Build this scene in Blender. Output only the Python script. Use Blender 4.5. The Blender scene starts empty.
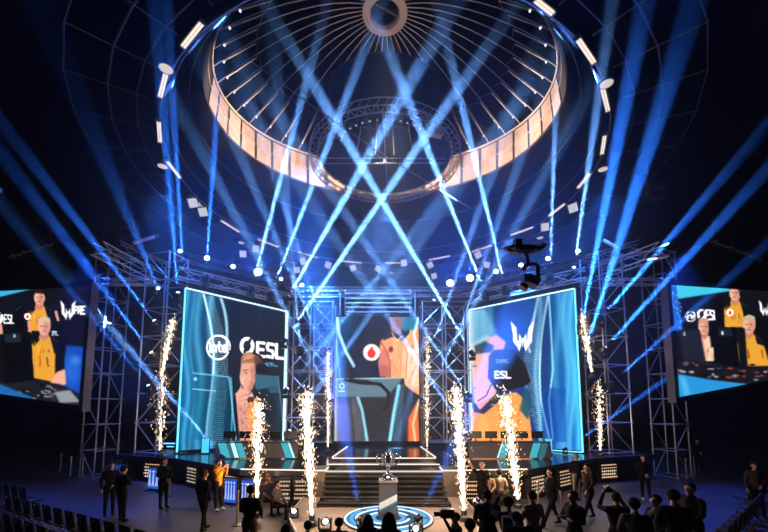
import bpy, bmesh, math, random
import numpy as np
from mathutils import Vector, Matrix, Quaternion
PI = math.pi
R = math.radians
scene = bpy.context.scene
COL = scene.collection
scene.view_settings.view_transform = 'Standard'
scene.view_settings.look = 'None'
scene.view_settings.exposure = 0.0
scene.view_settings.gamma = 1.0
scene.view_settings.use_curve_mapping = False
random.seed(7)

# ------------------------------------------------------------------ camera
FPX, TILT, PPY, EYE = 377.0, R(5.6), 367.4, 3.75      # focal length in pixels, tilt, row of the optical axis, eye height
cam = bpy.data.cameras.new('camera')
cam_o = bpy.data.objects.new('camera', cam)
COL.objects.link(cam_o)
cam_o.location = (0, 0, EYE)
cam_o.rotation_euler = (PI / 2 + TILT, 0, 0)
cam.sensor_width = 36.0
cam.lens = FPX / 768 * 36
cam.shift_y = (PPY - 266) / 768
cam.clip_end = 400
scene.camera = cam_o

def ray(px, py):
    x = (px - 384) / FPX
    u = (PPY - py) / FPX
    return Vector((x, math.cos(TILT) - u * math.sin(TILT), math.sin(TILT) + u * math.cos(TILT)))
def P(px, py, Y):                      # the place seen at a pixel, Y metres away
    d = ray(px, py)
    return d * (Y / d.y) + Vector((0, 0, EYE))
def G(px, py, z=0.0):                  # the place seen at a pixel on a level of height z
    d = ray(px, py)
    return d * ((z - EYE) / d.z) + Vector((0, 0, EYE))
def proj(v):
    z = v[2] - EYE
    fw = v[1] * math.cos(TILT) + z * math.sin(TILT)
    up = -v[1] * math.sin(TILT) + z * math.cos(TILT)
    return 384 + FPX * v[0] / fw, PPY - FPX * up / fw

# ------------------------------------------------------------------ materials
def lin(c):
    return tuple((x / 12.92 if x <= .04045 else ((x + .055) / 1.055) ** 2.4) for x in c)
MATS = {}
def mat(name, col, rough=.6, metal=0.0, noise=0.0, nscale=8.0, spec=.5, bump=0.0):
    if name in MATS: return MATS[name]
    m = bpy.data.materials.new(name); m.use_nodes = True
    nt = m.node_tree; b = nt.nodes['Principled BSDF']
    b.inputs['Base Color'].default_value = (*col, 1)
    b.inputs['Roughness'].default_value = rough
    b.inputs['Metallic'].default_value = metal
    b.inputs['Specular IOR Level'].default_value = spec
    if noise:
        tc = nt.nodes.new('ShaderNodeTexCoord')
        n = nt.nodes.new('ShaderNodeTexNoise'); n.inputs['Scale'].default_value = nscale; n.inputs['Detail'].default_value = 6
        r = nt.nodes.new('ShaderNodeValToRGB')
        r.color_ramp.elements[0].position = .3; r.color_ramp.elements[1].position = .72
        r.color_ramp.elements[0].color = (*[c * (1 - noise) for c in col], 1)
        r.color_ramp.elements[1].color = (*[min(1, c * (1 + noise)) for c in col], 1)
        nt.links.new(tc.outputs['Object'], n.inputs['Vector'])
        nt.links.new(n.outputs['Fac'], r.inputs['Fac'])
        nt.links.new(r.outputs['Color'], b.inputs['Base Color'])
        if bump:
            bp = nt.nodes.new('ShaderNodeBump'); bp.inputs['Strength'].default_value = bump
            nt.links.new(n.outputs['Fac'], bp.inputs['Height']); nt.links.new(bp.outputs['Normal'], b.inputs['Normal'])
    MATS[name] = m
    return m
def emat(name, col, strength, sample=False):
    if name in MATS: return MATS[name]
    m = bpy.data.materials.new(name); m.use_nodes = True
    nt = m.node_tree; nt.nodes.clear()
    e = nt.nodes.new('ShaderNodeEmission'); o = nt.nodes.new('ShaderNodeOutputMaterial')
    e.inputs['Color'].default_value = (*col, 1); e.inputs['Strength'].default_value = strength
    nt.links.new(e.outputs[0], o.inputs['Surface'])
    if not sample: m.cycles.emission_sampling = 'NONE'
    MATS[name] = m
    return m
def screen_mat(name, strength):
    m = bpy.data.materials.new(name); m.use_nodes = True
    nt = m.node_tree; nt.nodes.clear()
    a = nt.nodes.new('ShaderNodeAttribute'); a.attribute_name = 'pixels'
    e = nt.nodes.new('ShaderNodeEmission'); o = nt.nodes.new('ShaderNodeOutputMaterial')
    e.inputs['Strength'].default_value = strength
    nt.links.new(a.outputs['Color'], e.inputs['Color']); nt.links.new(e.outputs[0], o.inputs['Surface'])
    m.cycles.emission_sampling = 'NONE'
    return m

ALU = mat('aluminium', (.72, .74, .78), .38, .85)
STEEL = mat('dark_steel', (.10, .105, .115), .45, .7)
BLACK = mat('black_paint', (.012, .012, .014), .55)
BLACKCLOTH = mat('black_cloth', (.008, .008, .010), .95, noise=.4, nscale=20)
CHROME = mat('polished_silver', (.88, .88, .90), .12, 1.0)
PLASTIC = mat('black_plastic', (.018, .018, .02), .35)

# ------------------------------------------------------------------ mesh helpers
class MB:
    def __init__(s): s.v = []; s.f = []; s.m = []
    def add(s, vs, fs, mi=0):
        n = len(s.v); s.v += [tuple(v) for v in vs]
        s.f += [tuple(i + n for i in f) for f in fs]; s.m += [mi] * len(fs)
        return s
    def box(s, c, d, rot=None, mi=0):
        c = Vector(c); hx, hy, hz = d[0] / 2, d[1] / 2, d[2] / 2
        vs = [Vector((x, y, z)) for x in (-hx, hx) for y in (-hy, hy) for z in (-hz, hz)]
        if rot is not None: vs = [rot @ v for v in vs]
        return s.add([v + c for v in vs], [(0, 1, 3, 2), (4, 6, 7, 5), (0, 4, 5, 1), (2, 3, 7, 6), (0, 2, 6, 4), (1, 5, 7, 3)], mi)
    def tube(s, a, b, r0, r1=None, n=6, caps=True, mi=0):
        a = Vector(a); b = Vector(b); r1 = r0 if r1 is None else r1
        d = (b - a)
        if d.length < 1e-6: return s
        d.normalize()
        u = d.orthogonal().normalized(); w = d.cross(u)
        vs = []
        for p, r in ((a, r0), (b, r1)):
            for k in range(n):
                t = 2 * PI * k / n
                vs.append(p + u * (r * math.cos(t)) + w * (r * math.sin(t)))
        fs = [(k, (k + 1) % n, n + (k + 1) % n, n + k) for k in range(n)]
        if caps: fs += [tuple(range(n - 1, -1, -1)), tuple(range(n, 2 * n))]
        return s.add(vs, fs, mi)
    def path(s, pts, r, n=6, closed=False, mi=0):
        pts = [Vector(p) for p in pts]; N = len(pts); vs = []; up = None
        for i, p in enumerate(pts):
            if closed: d = pts[(i + 1) % N] - pts[i - 1]
            else: d = pts[min(i + 1, N - 1)] - pts[max(i - 1, 0)]
            d.normalize()
            if up is None: up = d.orthogonal().normalized()
            up = (up - d * up.dot(d)).normalized()
            w = d.cross(up)
            for k in range(n):
                t = 2 * PI * k / n
                vs.append(p + up * (r * math.cos(t)) + w * (r * math.sin(t)))
        fs = []
        for i in range(N if closed else N - 1):
            j = (i + 1) % N
            for k in range(n):
                fs.append((i * n + k, i * n + (k + 1) % n, j * n + (k + 1) % n, j * n + k))
        if not closed: fs += [tuple(range(n - 1, -1, -1)), tuple(range((N - 1) * n, N * n))]
        return s.add(vs, fs, mi)
    def lathe(s, prof, c=(0, 0, 0), n=24, mi=0):
        c = Vector(c); vs = []
        for r, z in prof:
            for k in range(n):
                t = 2 * PI * k / n
                vs.append(c + Vector((r * math.cos(t), r * math.sin(t), z)))
        fs = [(i * n + k, i * n + (k + 1) % n, (i + 1) * n + (k + 1) % n, (i + 1) * n + k) for i in range(len(prof) - 1) for k in range(n)]
        return s.add(vs, fs, mi)
    def prism(s, pts, z0, z1, mi=0):
        n = len(pts)
        vs = [Vector((x, y, z0)) for x, y in pts] + [Vector((x, y, z1)) for x, y in pts]
        fs = [(k, (k + 1) % n, n + (k + 1) % n, n + k) for k in range(n)]
        fs += [tuple(range(n - 1, -1, -1)), tuple(range(n, 2 * n))]
        return s.add(vs, fs, mi)
    def ball(s, c, r, n=10, sc=(1, 1, 1), mi=0):
        c = Vector(c); vs = [c + Vector((0, 0, -r * sc[2]))]; h = max(3, n // 2)
        for i in range(1, h):
            a = -PI / 2 + PI * i / h
            for k in range(n):
                t = 2 * PI * k / n
                vs.append(c + Vector((r * sc[0] * math.cos(a) * math.cos(t), r * sc[1] * math.cos(a) * math.sin(t), r * sc[2] * math.sin(a))))
        vs.append(c + Vector((0, 0, r * sc[2])))
        fs = [(0, 1 + (k + 1) % n, 1 + k) for k in range(n)]
        for i in range(h - 2):
            for k in range(n):
                fs.append((1 + i * n + k, 1 + i * n + (k + 1) % n, 1 + (i + 1) * n + (k + 1) % n, 1 + (i + 1) * n + k))
        b = 1 + (h - 2) * n; t = len(vs) - 1
        fs += [(b + k, b + (k + 1) % n, t) for k in range(n)]
        return s.add(vs, fs, mi)
    def build(s, name, mats, parent=None, smooth=False, loc=None, recalc=False):
        me = bpy.data.meshes.new(name)
        me.from_pydata(s.v, [], s.f)
        for m in (mats if isinstance(mats, (list, tuple)) else [mats]): me.materials.append(m)
        if any(s.m): me.polygons.foreach_set('material_index', s.m)
        if smooth: me.polygons.foreach_set('use_smooth', [True] * len(s.f))
        if recalc:
            bm = bmesh.new(); bm.from_mesh(me); bmesh.ops.recalc_face_normals(bm, faces=bm.faces); bm.to_mesh(me); bm.free()
        me.update()
        o = bpy.data.objects.new(name, me); COL.objects.link(o)
        if loc is not None: o.location = loc
        if parent is not None: o.parent = parent
        return o

def tag(o, label=None, cat=None, group=None, kind=None):
    if label: o['label'] = label
    if cat: o['category'] = cat
    if group: o['group'] = group
    if kind: o['kind'] = kind
    return o
def thing(name, label, cat, loc=(0, 0, 0), rz=0.0, group=None):
    o = bpy.data.objects.new(name, None); COL.objects.link(o)
    o.empty_display_size = .2
    o.location = loc; o.rotation_euler = (0, 0, rz)
    return tag(o, label, cat, group)
def dup(root, loc, rz=0.0, label=None, group=None):
    r = root.copy(); COL.objects.link(r); r.location = loc; r.rotation_euler = (0, 0, rz)
    if label: r['label'] = label
    if group: r['group'] = group
    for ch in list(root.children):
        c = ch.copy(); COL.objects.link(c); c.parent = r
        for g in list(ch.children):
            d = g.copy(); COL.objects.link(d); d.parent = c
    return r
ORD = ['first', 'second', 'third', 'fourth', 'fifth', 'sixth', 'seventh', 'eighth', 'ninth', 'tenth', 'eleventh', 'twelfth', 'thirteenth', 'fourteenth', 'fifteenth', 'sixteenth', 'seventeenth', 'eighteenth', 'nineteenth', 'twentieth']
def place(i, n, a, b):      # which one of a line of n, counted from end a
    if i == 0: return 'nearest ' + a
    if i == n - 1: return 'nearest ' + b
    return ORD[i] + ' from ' + a
def lamp(kind, loc, energy, col, name, parent=None, size=.05, target=None, spot=None, blend=.5, shape=None):
    l = bpy.data.lights.new(name, kind); l.energy = energy; l.color = col
    if kind in ('POINT', 'SPOT'): l.shadow_soft_size = size
    if kind == 'AREA':
        l.size = size
    if spot: l.spot_size = spot; l.spot_blend = blend
    o = bpy.data.objects.new(name, l); COL.objects.link(o); o.location = loc
    if target is not None: o.rotation_euler = (Vector(target) - Vector(loc)).to_track_quat('-Z', 'Y').to_euler()
    return o
# ------------------------------------------------------------------ what the LED screens show
class Canvas:
    """A small picture, painted in the coordinates x0..x1, y0..y1 with S dots per unit."""
    def __init__(s, x0, y0, x1, y1, col, S=4):
        s.x0, s.y0, s.S = x0, y0, S
        s.w = int((x1 - x0) * S); s.h = int((y1 - y0) * S)
        s.a = np.empty((s.h, s.w, 3)); s.a[:] = col
        s.X, s.Y = np.meshgrid(x0 + (np.arange(s.w) + .5) / S, y0 + (np.arange(s.h) + .5) / S)
    def mix(s, m, col, al=1.0):
        m = (m * al)[..., None]
        s.a = s.a * (1 - m) + np.array(col) * m
    def blur(s, m, r):
        k = max(1, int(r * s.S))
        for ax in (0, 1):
            for _ in range(2):
                p = np.pad(m, [(k, k) if i == ax else (0, 0) for i in (0, 1)], mode='edge')
                c = np.cumsum(np.insert(p, 0, 0, axis=ax), axis=ax)
                n = m.shape[ax]
                m = (np.take(c, range(2 * k + 1, 2 * k + 1 + n), axis=ax) - np.take(c, range(0, n), axis=ax)) / (2 * k + 1)
        return m
    def poly(s, pts, col, al=1.0, soft=.25):
        m = np.zeros((s.h, s.w), bool); n = len(pts)
        for i in range(n):
            (xa, ya), (xb, yb) = pts[i], pts[(i + 1) % n]
            if ya == yb: continue
            c = (s.Y >= min(ya, yb)) & (s.Y < max(ya, yb))
            m ^= c & (s.X < xa + (s.Y - ya) * (xb - xa) / (yb - ya))
        s.mix(s.blur(m.astype(float), soft), col, al)
    def ell(s, cx, cy, rx, ry, col, al=1.0, soft=.2, rot=0.0):
        c, q = math.cos(rot), math.sin(rot)
        u = (s.X - cx) * c + (s.Y - cy) * q; v = -(s.X - cx) * q + (s.Y - cy) * c
        d = np.sqrt((u / rx) ** 2 + (v / ry) ** 2)
        s.mix(np.clip((1 - d) / max(soft, .02) + .5, 0, 1), col, al)
    def ring(s, cx, cy, rx, ry, w, col, a0=0, a1=360, al=1.0):
        pts = [(cx + rx * math.cos(R(t)), cy + ry * math.sin(R(t))) for t in np.linspace(a0, a1, 40)]
        s.line(pts, w, col, al)
    def line(s, pts, w, col, al=1.0, soft=.35):
        best = np.full((s.h, s.w), 1e9)
        for (xa, ya), (xb, yb) in zip(pts[:-1], pts[1:]):
            dx, dy = xb - xa, yb - ya; L = dx * dx + dy * dy + 1e-9
            t = np.clip(((s.X - xa) * dx + (s.Y - ya) * dy) / L, 0, 1)
            best = np.minimum(best, np.hypot(s.X - xa - t * dx, s.Y - ya - t * dy))
        s.mix(np.clip((w / 2 - best) / soft + .5, 0, 1), col, al)
    def text(s, t, x, y, h, wd, gap, col, w, slant=0.0, dy=0.0, al=1.0):
        """Strokes; x, y is the upper left corner, h the height, dy the rise of the baseline per unit."""
        for ch in t:
            for st in FONT.get(ch, []):
                s.line([(x + a * wd + (1 - b) * slant * h, y + b * h + dy * (a * wd)) for a, b in st], w, col, al)
            x += wd * (FW.get(ch, 1.0)) + gap; y += dy * (wd + gap)
    def at(s, x, y):
        i = np.clip(((y - s.y0) * s.S).astype(int), 0, s.h - 1); j = np.clip(((x - s.x0) * s.S).astype(int), 0, s.w - 1)
        return s.a[i, j]
FONT = {
    'E': [[(1, 0), (0, 0), (0, 1), (1, 1)], [(0, .5), (.85, .5)]],
    'S': [[(1, .05), (.2, 0), (0, .25), (.2, .48), (.8, .52), (1, .75), (.8, 1), (0, .95)]],
    'L': [[(0, 0), (0, 1), (1, 1)]],
    'P': [[(0, 1), (0, 0), (.8, 0), (1, .25), (.8, .5), (0, .5)]],
    'R': [[(0, 1), (0, 0), (.8, 0), (1, .25), (.8, .5), (0, .5)], [(.5, .5), (1, 1)]],
    'D': [[(0, 0), (.7, 0), (1, .3), (1, .7), (.7, 1), (0, 1), (0, 0)]],
    'X': [[(0, 0), (1, 1)], [(1, 0), (0, 1)]],
    'C': [[(1, .1), (.6, 0), (0, .3), (0, .7), (.6, 1), (1, .9)]],
    'A': [[(0, 1), (.5, 0), (1, 1)], [(.2, .65), (.8, .65)]],
    'G': [[(1, .1), (.5, 0), (0, .35), (0, .7), (.5, 1), (1, .85), (1, .5), (.6, .5)]],
    'i': [[(0, .35), (0, 1)], [(0, .08), (0, .14)]],
    'n': [[(0, 1), (0, .35)], [(0, .45), (.5, .33), (.9, .45), (.9, 1)]],
    't': [[(.4, .05), (.4, .85), (.8, 1)], [(0, .35), (.8, .35)]],
    'e': [[(0, .66), (1, .66), (.9, .42), (.5, .34), (.1, .45), (0, .7), (.2, .95), (.6, 1), (.95, .9)]],
    'l': [[(0, 0), (0, 1)]],
}
FW = {'i': .3, 'l': .3, 't': .9}
WHITE = (1, 1, 1)
SKIN = (.86, .62, .52)
def lattice(c, x_of, wid_of, y0, y1, step, col, al):       # the stack of fine bright lines that fills the wavy ribbons
    y = y0
    while y < y1:
        x = x_of(y); w = wid_of(y)
        c.line([(x, y + .9), (x + w * .5, y), (x + w, y - .6)], .62, col, al, .5)
        y += step
def swirl_logo(c, x, y, r, k=1.0):
    c.ring(x, y, r, r * 1.08, r * .17, WHITE, 25, 335)
    c.ring(x + r * .12, y - r * .08, r * .98, r * 1.02, r * .12, WHITE, -75, 15)
    c.text('intel', x - r * .72, y - r * .52, r * .92, r * .38, r * .09, WHITE, r * .18)
def disc_logo(c, x, y, r):
    c.ring(x, y, r * .78, r, r * .5, WHITE)
    c.line([(x - r * .35, y + r * .85), (x + r * .45, y - r * .85)], r * .42, (.02, .06, .14))
def claw_logo(c, x, y, s, col=WHITE, al=1.0):
    for sg in (-1, 1):
        f = lambda a, b: (x + sg * a * s, y + b * s)
        c.poly([f(.08, .1), f(.22, -.18), f(.22, .35), f(.34, .25), f(.4, -.55), f(.78, -1.0), f(.62, -.1), f(.62, .35), f(.3, .75), f(.22, 1.05), f(.1, .65)], col, al)
    c.poly([(x - .1 * s, y + .15 * s), (x + .1 * s, y + .15 * s), (x, y + .8 * s)], col, al)
def drop_logo(c, x, y, r):
    c.ell(x, y, r, r, (1, .98, .96))
    c.ell(x, y + r * .12, r * .5, r * .52, (.9, .18, .06))
    c.poly([(x - r * .45, y), (x - r * .1, y - r * .6), (x + r * .3, y - r * .72), (x + r * .1, y - r * .3), (x + r * .4, y)], (.9, .18, .06))

def paint_led_left():
    c = Canvas(168, 280, 300, 465, (.02, .06, .13))
    t = np.clip((c.X - 178) / 60, 0, 1)
    c.mix(np.clip(1.15 - t * 1.25, 0, 1), (.03, .42, .66), .85)
    c.mix(np.clip((c.Y - 400) / 60, 0, 1) * np.clip(1 - t, 0, 1), (.02, .25, .36), .5)
    for x0, w, k in ((186, 4, .5), (192, 3, .35), (199, 6, .5), (212, 5, .6), (262, 5, .55), (272, 7, .45)):
        yy = np.clip(1 - np.abs(c.X - x0 - 2.5 * np.sin(c.Y / 17 + x0)) / w, 0, 1)
        fade = 1.0 if x0 < 230 else np.clip(1 - (c.Y - 298) / 45, 0, 1)
        c.mix(yy * fade, (.45, .85, .98), k)
    wave = lambda y: 205 + 6 * math.sin((y - 300) / 32) + (y - 300) * .05
    lattice(c, lambda y: wave(y) + 1, lambda y: 7 + (y - 295) * .09 - max(0, y - 375) * .06, 297, 446, 2.1, (.75, .95, 1), .6)
    c.line([(wave(y), y) for y in range(292, 452, 4)], 2.2, (.8, .97, 1), .95, 1.0)
    c.line([(wave(y) + 13 + 4 * math.sin(y / 22), y) for y in range(294, 352, 4)], 3.0, (.7, .93, 1), .8, 1.6)
    c.line([(231 + 1.2 * math.sin(y / 20), y) for y in range(378, 446, 4)], 1.6, (.3, .8, .95), .8, 1)
    # panel of the desk monitor on the left
    c.poly([(193, 373), (229, 377), (232, 441), (193, 440)], (.03, .33, .46), .45)
    c.line([(193, 373), (229, 377), (236, 440)], 1.3, (.45, .8, .9), .8)
    c.line([(193, 389), (216, 391)], .9, (.7, .9, .95), .8)
    c.ell(195.5, 379, 1.7, 2, (.7, .9, 1), .8)
    # black set wall, logos
    c.poly([(234, 300), (262, 306), (288, 314), (288, 380), (238, 380)], (.015, .05, .12), .55, 4)
    swirl_logo(c, 218, 347.5, 11)
    disc_logo(c, 247, 346, 7.2)
    c.text('ESL', 257.5, 342.5, 13.5, 6.6, 2.9, WHITE, 3.0, dy=.1)
    c.text('ESL', 266, 363, 3, 3, 1.2, (.5, .75, .85), .6)
    # player resting his chin on his hand
    c.poly([(241, 385), (247, 398), (252, 440), (240, 442), (236, 398)], (.80, .56, .50))
    c.poly([(235, 394), (241, 388), (252, 391), (254, 402), (246, 407), (238, 403)], (.88, .64, .56), 1, .6)
    c.poly([(247, 404), (258, 396), (262, 440), (250, 442)], (.93, .55, .28))
    c.poly([(241.5, 362), (256, 361), (258, 380), (253, 390), (245, 391), (241, 384), (239.5, 377)], SKIN, 1, .6)
    c.poly([(240.5, 363), (242, 355), (249, 352), (258, 354), (263, 362), (262, 373), (256, 372), (254, 363)], (.62, .40, .27), 1, .7)
    c.poly([(241, 358), (249, 353.5), (256, 356), (248, 358)], (.83, .58, .42), .8, .6)
    c.ell(246, 373, 1.8, .6, (.35, .2, .18), .8); c.ell(244.5, 382, 1.4, .6, (.62, .3, .3), .7)
    c.ell(252, 377, 3, 5, (.95, .75, .68), .4, .6)
    c.poly([(250, 366), (257, 366), (258, 380), (252, 391), (247, 390), (251, 380)], (.66, .40, .33), .6, 1.2)
    c.poly([(240, 377), (243, 376), (245, 384), (241, 384)], (.95, .76, .68), .7, .8)
    c.line([(243, 370.5), (248, 370)], .9, (.4, .22, .15), .9)
    c.poly([(254, 356), (263, 358), (262, 374), (256, 372)], (.30, .17, .11), .8, 1)
    c.line([(243, 360), (252, 357)], 1.4, (.86, .62, .42), .8)
    c.line([(239, 398), (246, 394), (252, 399)], .9, (.6, .36, .32), .7); c.line([(238, 402), (247, 399)], .8, (.6, .36, .32), .6)
    c.line([(254, 353), (261, 357), (265, 366)], 2.4, (.03, .03, .05))
    c.ell(260, 370, 4.2, 7, (.02, .025, .035), 1, .3)
    c.line([(258, 377), (252, 391), (249, 394)], 1.1, (.03, .03, .05))
    c.ell(250.5, 400, 3.4, 3.2, (.12, .1, .12), .85)
    for k in range(12): c.ell(240 + random.random() * 9, 402 + random.random() * 36, 1.3, 1.7, (.55, .36, .34), .45, .5)
    # monitor in front of him
    c.poly([(255, 374), (278, 376), (284, 440), (262, 441), (257, 392)], (.03, .10, .15))
    c.poly([(255, 374), (278, 376), (279, 386), (256, 390)], (.22, .45, .53), .75)
    c.poly([(268, 386), (279, 386), (280, 393), (269, 393)], (.12, .30, .38))
    c.line([(278, 376), (285, 440)], 1.2, (.35, .6, .7), .7)
    c.mix(np.clip((c.X - 272) / 12, 0, 1) * np.clip(1 - np.abs(c.Y - 405) / 30, 0, 1), (.15, .35, .45), .5)
    return c
def paint_led_right():
    c = Canvas(462, 280, 594, 460, (.02, .20, .45))
    c.mix(np.clip((c.X - 545) / 30, 0, 1), (.05, .52, .80), .9)
    c.mix(np.clip((c.Y - 395) / 45, 0, 1) * np.clip((c.X - 530) / 20, 0, 1), (.03, .25, .62), .7)
    c.mix(np.clip(1 - np.abs(c.X - 512) / 22, 0, 1) * np.clip(1 - np.abs(c.Y - 318) / 40, 0, 1), (.01, .13, .40), .8)
    for x0, w, k in ((477, 4, .7), (485, 4, .5), (492, 5, .45), (538, 4, .7), (557, 6, .4), (566, 5, .55), (572, 5, .6)):
        yy = np.clip(1 - np.abs(c.X - x0 - 2.5 * np.sin(c.Y / 19 + x0)) / w, 0, 1)
        fade = 1.0 if x0 > 530 else np.clip(1 - (c.Y - 310) / 40, 0, 1)
        c.mix(yy * fade, (.5, .88, 1), k)
    c.mix(np.clip(1 - np.abs(c.X - 579) / 6, 0, 1), (.35, .85, 1), .8)
    wave = lambda y: 549 - 9 * math.sin((y - 292) / 46) - max(0, 40 - abs(y - 400)) * .04
    lattice(c, lambda y: wave(y) - 13 - 3 * math.sin(y / 26), lambda y: 12 + 3 * math.sin(y / 26), 297, 442, 2.1, (.8, .96, 1), .6)
    c.line([(wave(y), y) for y in range(290, 446, 4)], 2.2, (.75, .95, 1), .9, 1.0)
    c.line([(549, 296), (551, 330), (553, 370), (549, 400), (553, 440)], 1.8, (.6, .92, 1), .85, 1)
    c.line([(538, 297), (534, 318), (526, 340), (530, 352)], 2.6, (.75, .95, 1), .7, 1.4)
    c.poly([(541, 388), (566, 388), (566, 442), (543, 442)], (.03, .25, .62), .55, .6)
    c.poly([(535, 300), (548, 292), (551, 350), (540, 352)], (.02, .14, .32), .25, 2)
    claw_logo(c, 522.5, 336, 15.5)
    # player seen from the side in a black gaming chair
    c.poly([(470, 345), (486, 335), (497, 338), (499, 362), (496, 398), (488, 408), (474, 404)], (.90, .68, .60), 1, .8)
    c.poly([(470, 310), (486, 308), (496, 332), (484, 344), (470, 347)], (.50, .80, .90), .75, 2)
    c.poly([(487, 340), (496, 334), (506, 342), (503, 352), (490, 356)], (.88, .62, .58), 1, .8)
    c.poly([(474, 346), (485, 341), (494, 346), (492, 352), (476, 354)], (.06, .22, .33), .9, .8)
    c.ell(474, 366, 3, 1.2, (.35, .22, .2), .6); c.ell(474, 388, 2.2, 1.1, (.65, .34, .33), .6)
    c.poly([(472, 408), (485, 400), (498, 396), (516, 392), (528, 402), (533, 446), (470, 446)], (.95, .60, .30), 1, .7)
    c.poly([(472, 400), (480, 410), (500, 390), (503, 398), (484, 414), (474, 412)], (.07, .13, .2), 1, .5)
    c.line([(497, 405), (506, 440)], 1.1, (.7, .42, .2), .8); c.line([(520, 405), (516, 440)], 1.2, (.7, .42, .2), .8)
    c.ell(483, 428, 6, 12, (1, .72, .42), .5, .8)
    c.poly([(489, 356), (494, 350), (516, 349), (526, 364), (531, 382), (524, 386), (510, 390), (496, 390), (488, 378)], (.02, .03, .05), 1, .6)
    c.line([(515, 350), (526, 364), (532, 384)], 1.0, (.35, .4, .45), .9)
    c.line([(491, 385), (486, 396), (478, 401)], 1.2, (.03, .03, .05))
    c.text('DXRC', 496.5, 359.5, 3.2, 2.2, .9, (.55, .6, .66), .8)
    c.text('ESL', 495, 371.5, 6.4, 4.0, 1.7, WHITE, 1.7)
    c.poly([(524, 388), (530, 390), (532, 404), (528, 420), (520, 410)], (.04, .30, .40), .9, .8)
    c.mix(np.clip(1 - (c.X - 470) / 5, 0, 1), (.92, .96, 1), .8)
    return c
def paint_led_center():
    c = Canvas(326, 308, 430, 454, (.035, .05, .10))
    c.mix(np.clip(1 - np.abs(c.X - 345) / 18, 0, 1) * np.clip(1 - (c.Y - 317) / 55, 0, 1), (.04, .38, .58), .9)
    for k in range(14):
        a = random.random()
        c.ell(340 + a * 16, 322 + random.random() * 45, 2 + 3 * random.random(), 1.5 + 2 * random.random(), (.02, .22, .40), .5, .7)
    c.line([(337, 316), (339, 334), (346, 352), (354, 366)], 3.2, (.75, .96, 1), .9, 1.4)
    c.line([(336, 340), (340, 378)], 2.6, (.3, .7, .8), .7, 1.4)
    lattice(c, lambda y: 336, lambda y: 6 + (y - 340) * .22, 340, 378, 1.9, (.6, .85, .9), .35)
    c.poly([(352, 378), (372, 318), (378, 318), (366, 378)], (.12, .14, .26), .6, 2)
    c.poly([(366, 378), (352, 360), (386, 378)], (.12, .16, .30), .6, 2)
    # player standing
    c.poly([(388, 314), (405, 314), (408, 323), (402, 330), (392, 329)], (.55, .42, .46), 1, .7)
    c.poly([(390, 325), (394, 329), (402, 330), (401, 335), (392, 334)], (.75, .5, .46), .8, .7)
    c.poly([(404, 314), (422, 314), (420, 330), (410, 336), (402, 330)], (.08, .52, .66), .9, 1)
    c.poly([(381, 340), (392, 333), (402, 336), (412, 330), (420, 326), (420, 396), (392, 380), (386, 378), (379, 350)], (.95, .62, .40), 1, .8)
    c.ell(408, 364, 8, 22, (1, .80, .64), .7, .9); c.ell(394, 352, 5, 14, (1, .72, .52), .5, .9)
    c.poly([(378, 362), (382, 348), (389, 352), (390, 376), (380, 376)], (.82, .48, .42), 1, .6)
    c.poly([(384, 337), (393, 332), (394, 336), (383, 341)], (.10, .12, .22), 1, .5)
    c.line([(411, 330), (405, 346), (409, 352)], 1.3, (.95, .85, .78), .7)
    c.ell(391, 349.5, 2.6, 3.4, (.72, .08, .10)); c.ell(391, 349.5, 1.4, 2, (.3, .1, .15))
    c.ell(412.5, 347, 1.6, 2.4, (.30, .34, .52), .7)
    c.poly([(390, 331), (402, 336), (408, 329), (410, 333), (402, 341), (389, 335)], (.10, .13, .22), .95, .6)
    c.line([(381, 342), (386, 350), (390, 362), (390, 378)], 1.4, (.60, .30, .22), .8)
    c.poly([(405, 350), (420, 342), (420, 390), (408, 386)], (1, .90, .82), .55, 2.5)
    c.line([(403, 338), (407, 352), (406, 378)], 1.2, (.72, .40, .28), .7)
    c.poly([(379, 364), (388, 366), (390, 378), (380, 378)], (.70, .36, .34), .8, .8)
    c.line([(419, 316), (414, 334), (418, 352)], 2.6, (.85, .98, 1), .9, 1.4)
    drop_logo(c, 371.5, 352.5, 8.4)
    for q in range(14):
        x = random.uniform(388, 418); y = random.uniform(338, 384)
        c.line([(x, y), (x + random.uniform(-5, 5), y + random.uniform(6, 14))], 1.6, random.choice([(1, .78, .58), (.72, .38, .24), (.80, .45, .28)]), .35, 1.4)
    c.line([(402, 336), (400, 380)], .8, (.7, .4, .28), .6); c.line([(392, 333), (397, 341), (402, 336)], 1.3, (.98, .9, .84), .7)
    # the big monitor in front
    c.poly([(336, 379), (404, 378), (411, 446), (336, 446)], (.16, .155, .18), 1, .4)
    c.mix(np.clip(1 - (c.X - 336) / 26, 0, 1) * np.clip((c.Y - 396) / 10, 0, 1), (.52, .47, .50), .75)
    c.mix(np.clip((c.Y - 420) / 30, 0, 1) * np.clip(1 - np.abs(c.X - 375) / 26, 0, 1), (.24, .24, .27), .6)
    c.poly([(336, 379), (402, 378), (400, 382), (386, 397), (336, 397)], (.36, .47, .52), 1, .5)
    c.line([(336, 379), (403, 378)], 1.0, (.7, .85, .9), .8)
    c.ring(342, 386, 2.2, 2.4, .9, (.8, .92, .96)); c.poly([(338.5, 390.5), (345, 390.5), (345, 392), (338.5, 392)], (.8, .92, .96), .8)
    c.line([(345, 380), (362, 383), (380, 384), (388, 392), (389, 404), (384, 410)], 3.2, (.04, .04, .05), 1, .7)
    c.line([(350, 379), (368, 381), (384, 387), (391, 398)], 1.6, (.05, .05, .06), 1, .6)
    lattice(c, lambda y: 352 + (y - 400) * .1, lambda y: 5 + (y - 400) * .1, 399, 446, 1.9, (.75, .82, .88), .5)
    c.line([(358, 398), (362, 410), (365, 428), (368, 446)], 3.0, (.55, .86, .95), .9, 1.6)
    c.line([(399, 386), (394, 412), (389, 446)], 3.4, (.55, .90, 1), .95, 1.6)
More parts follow.
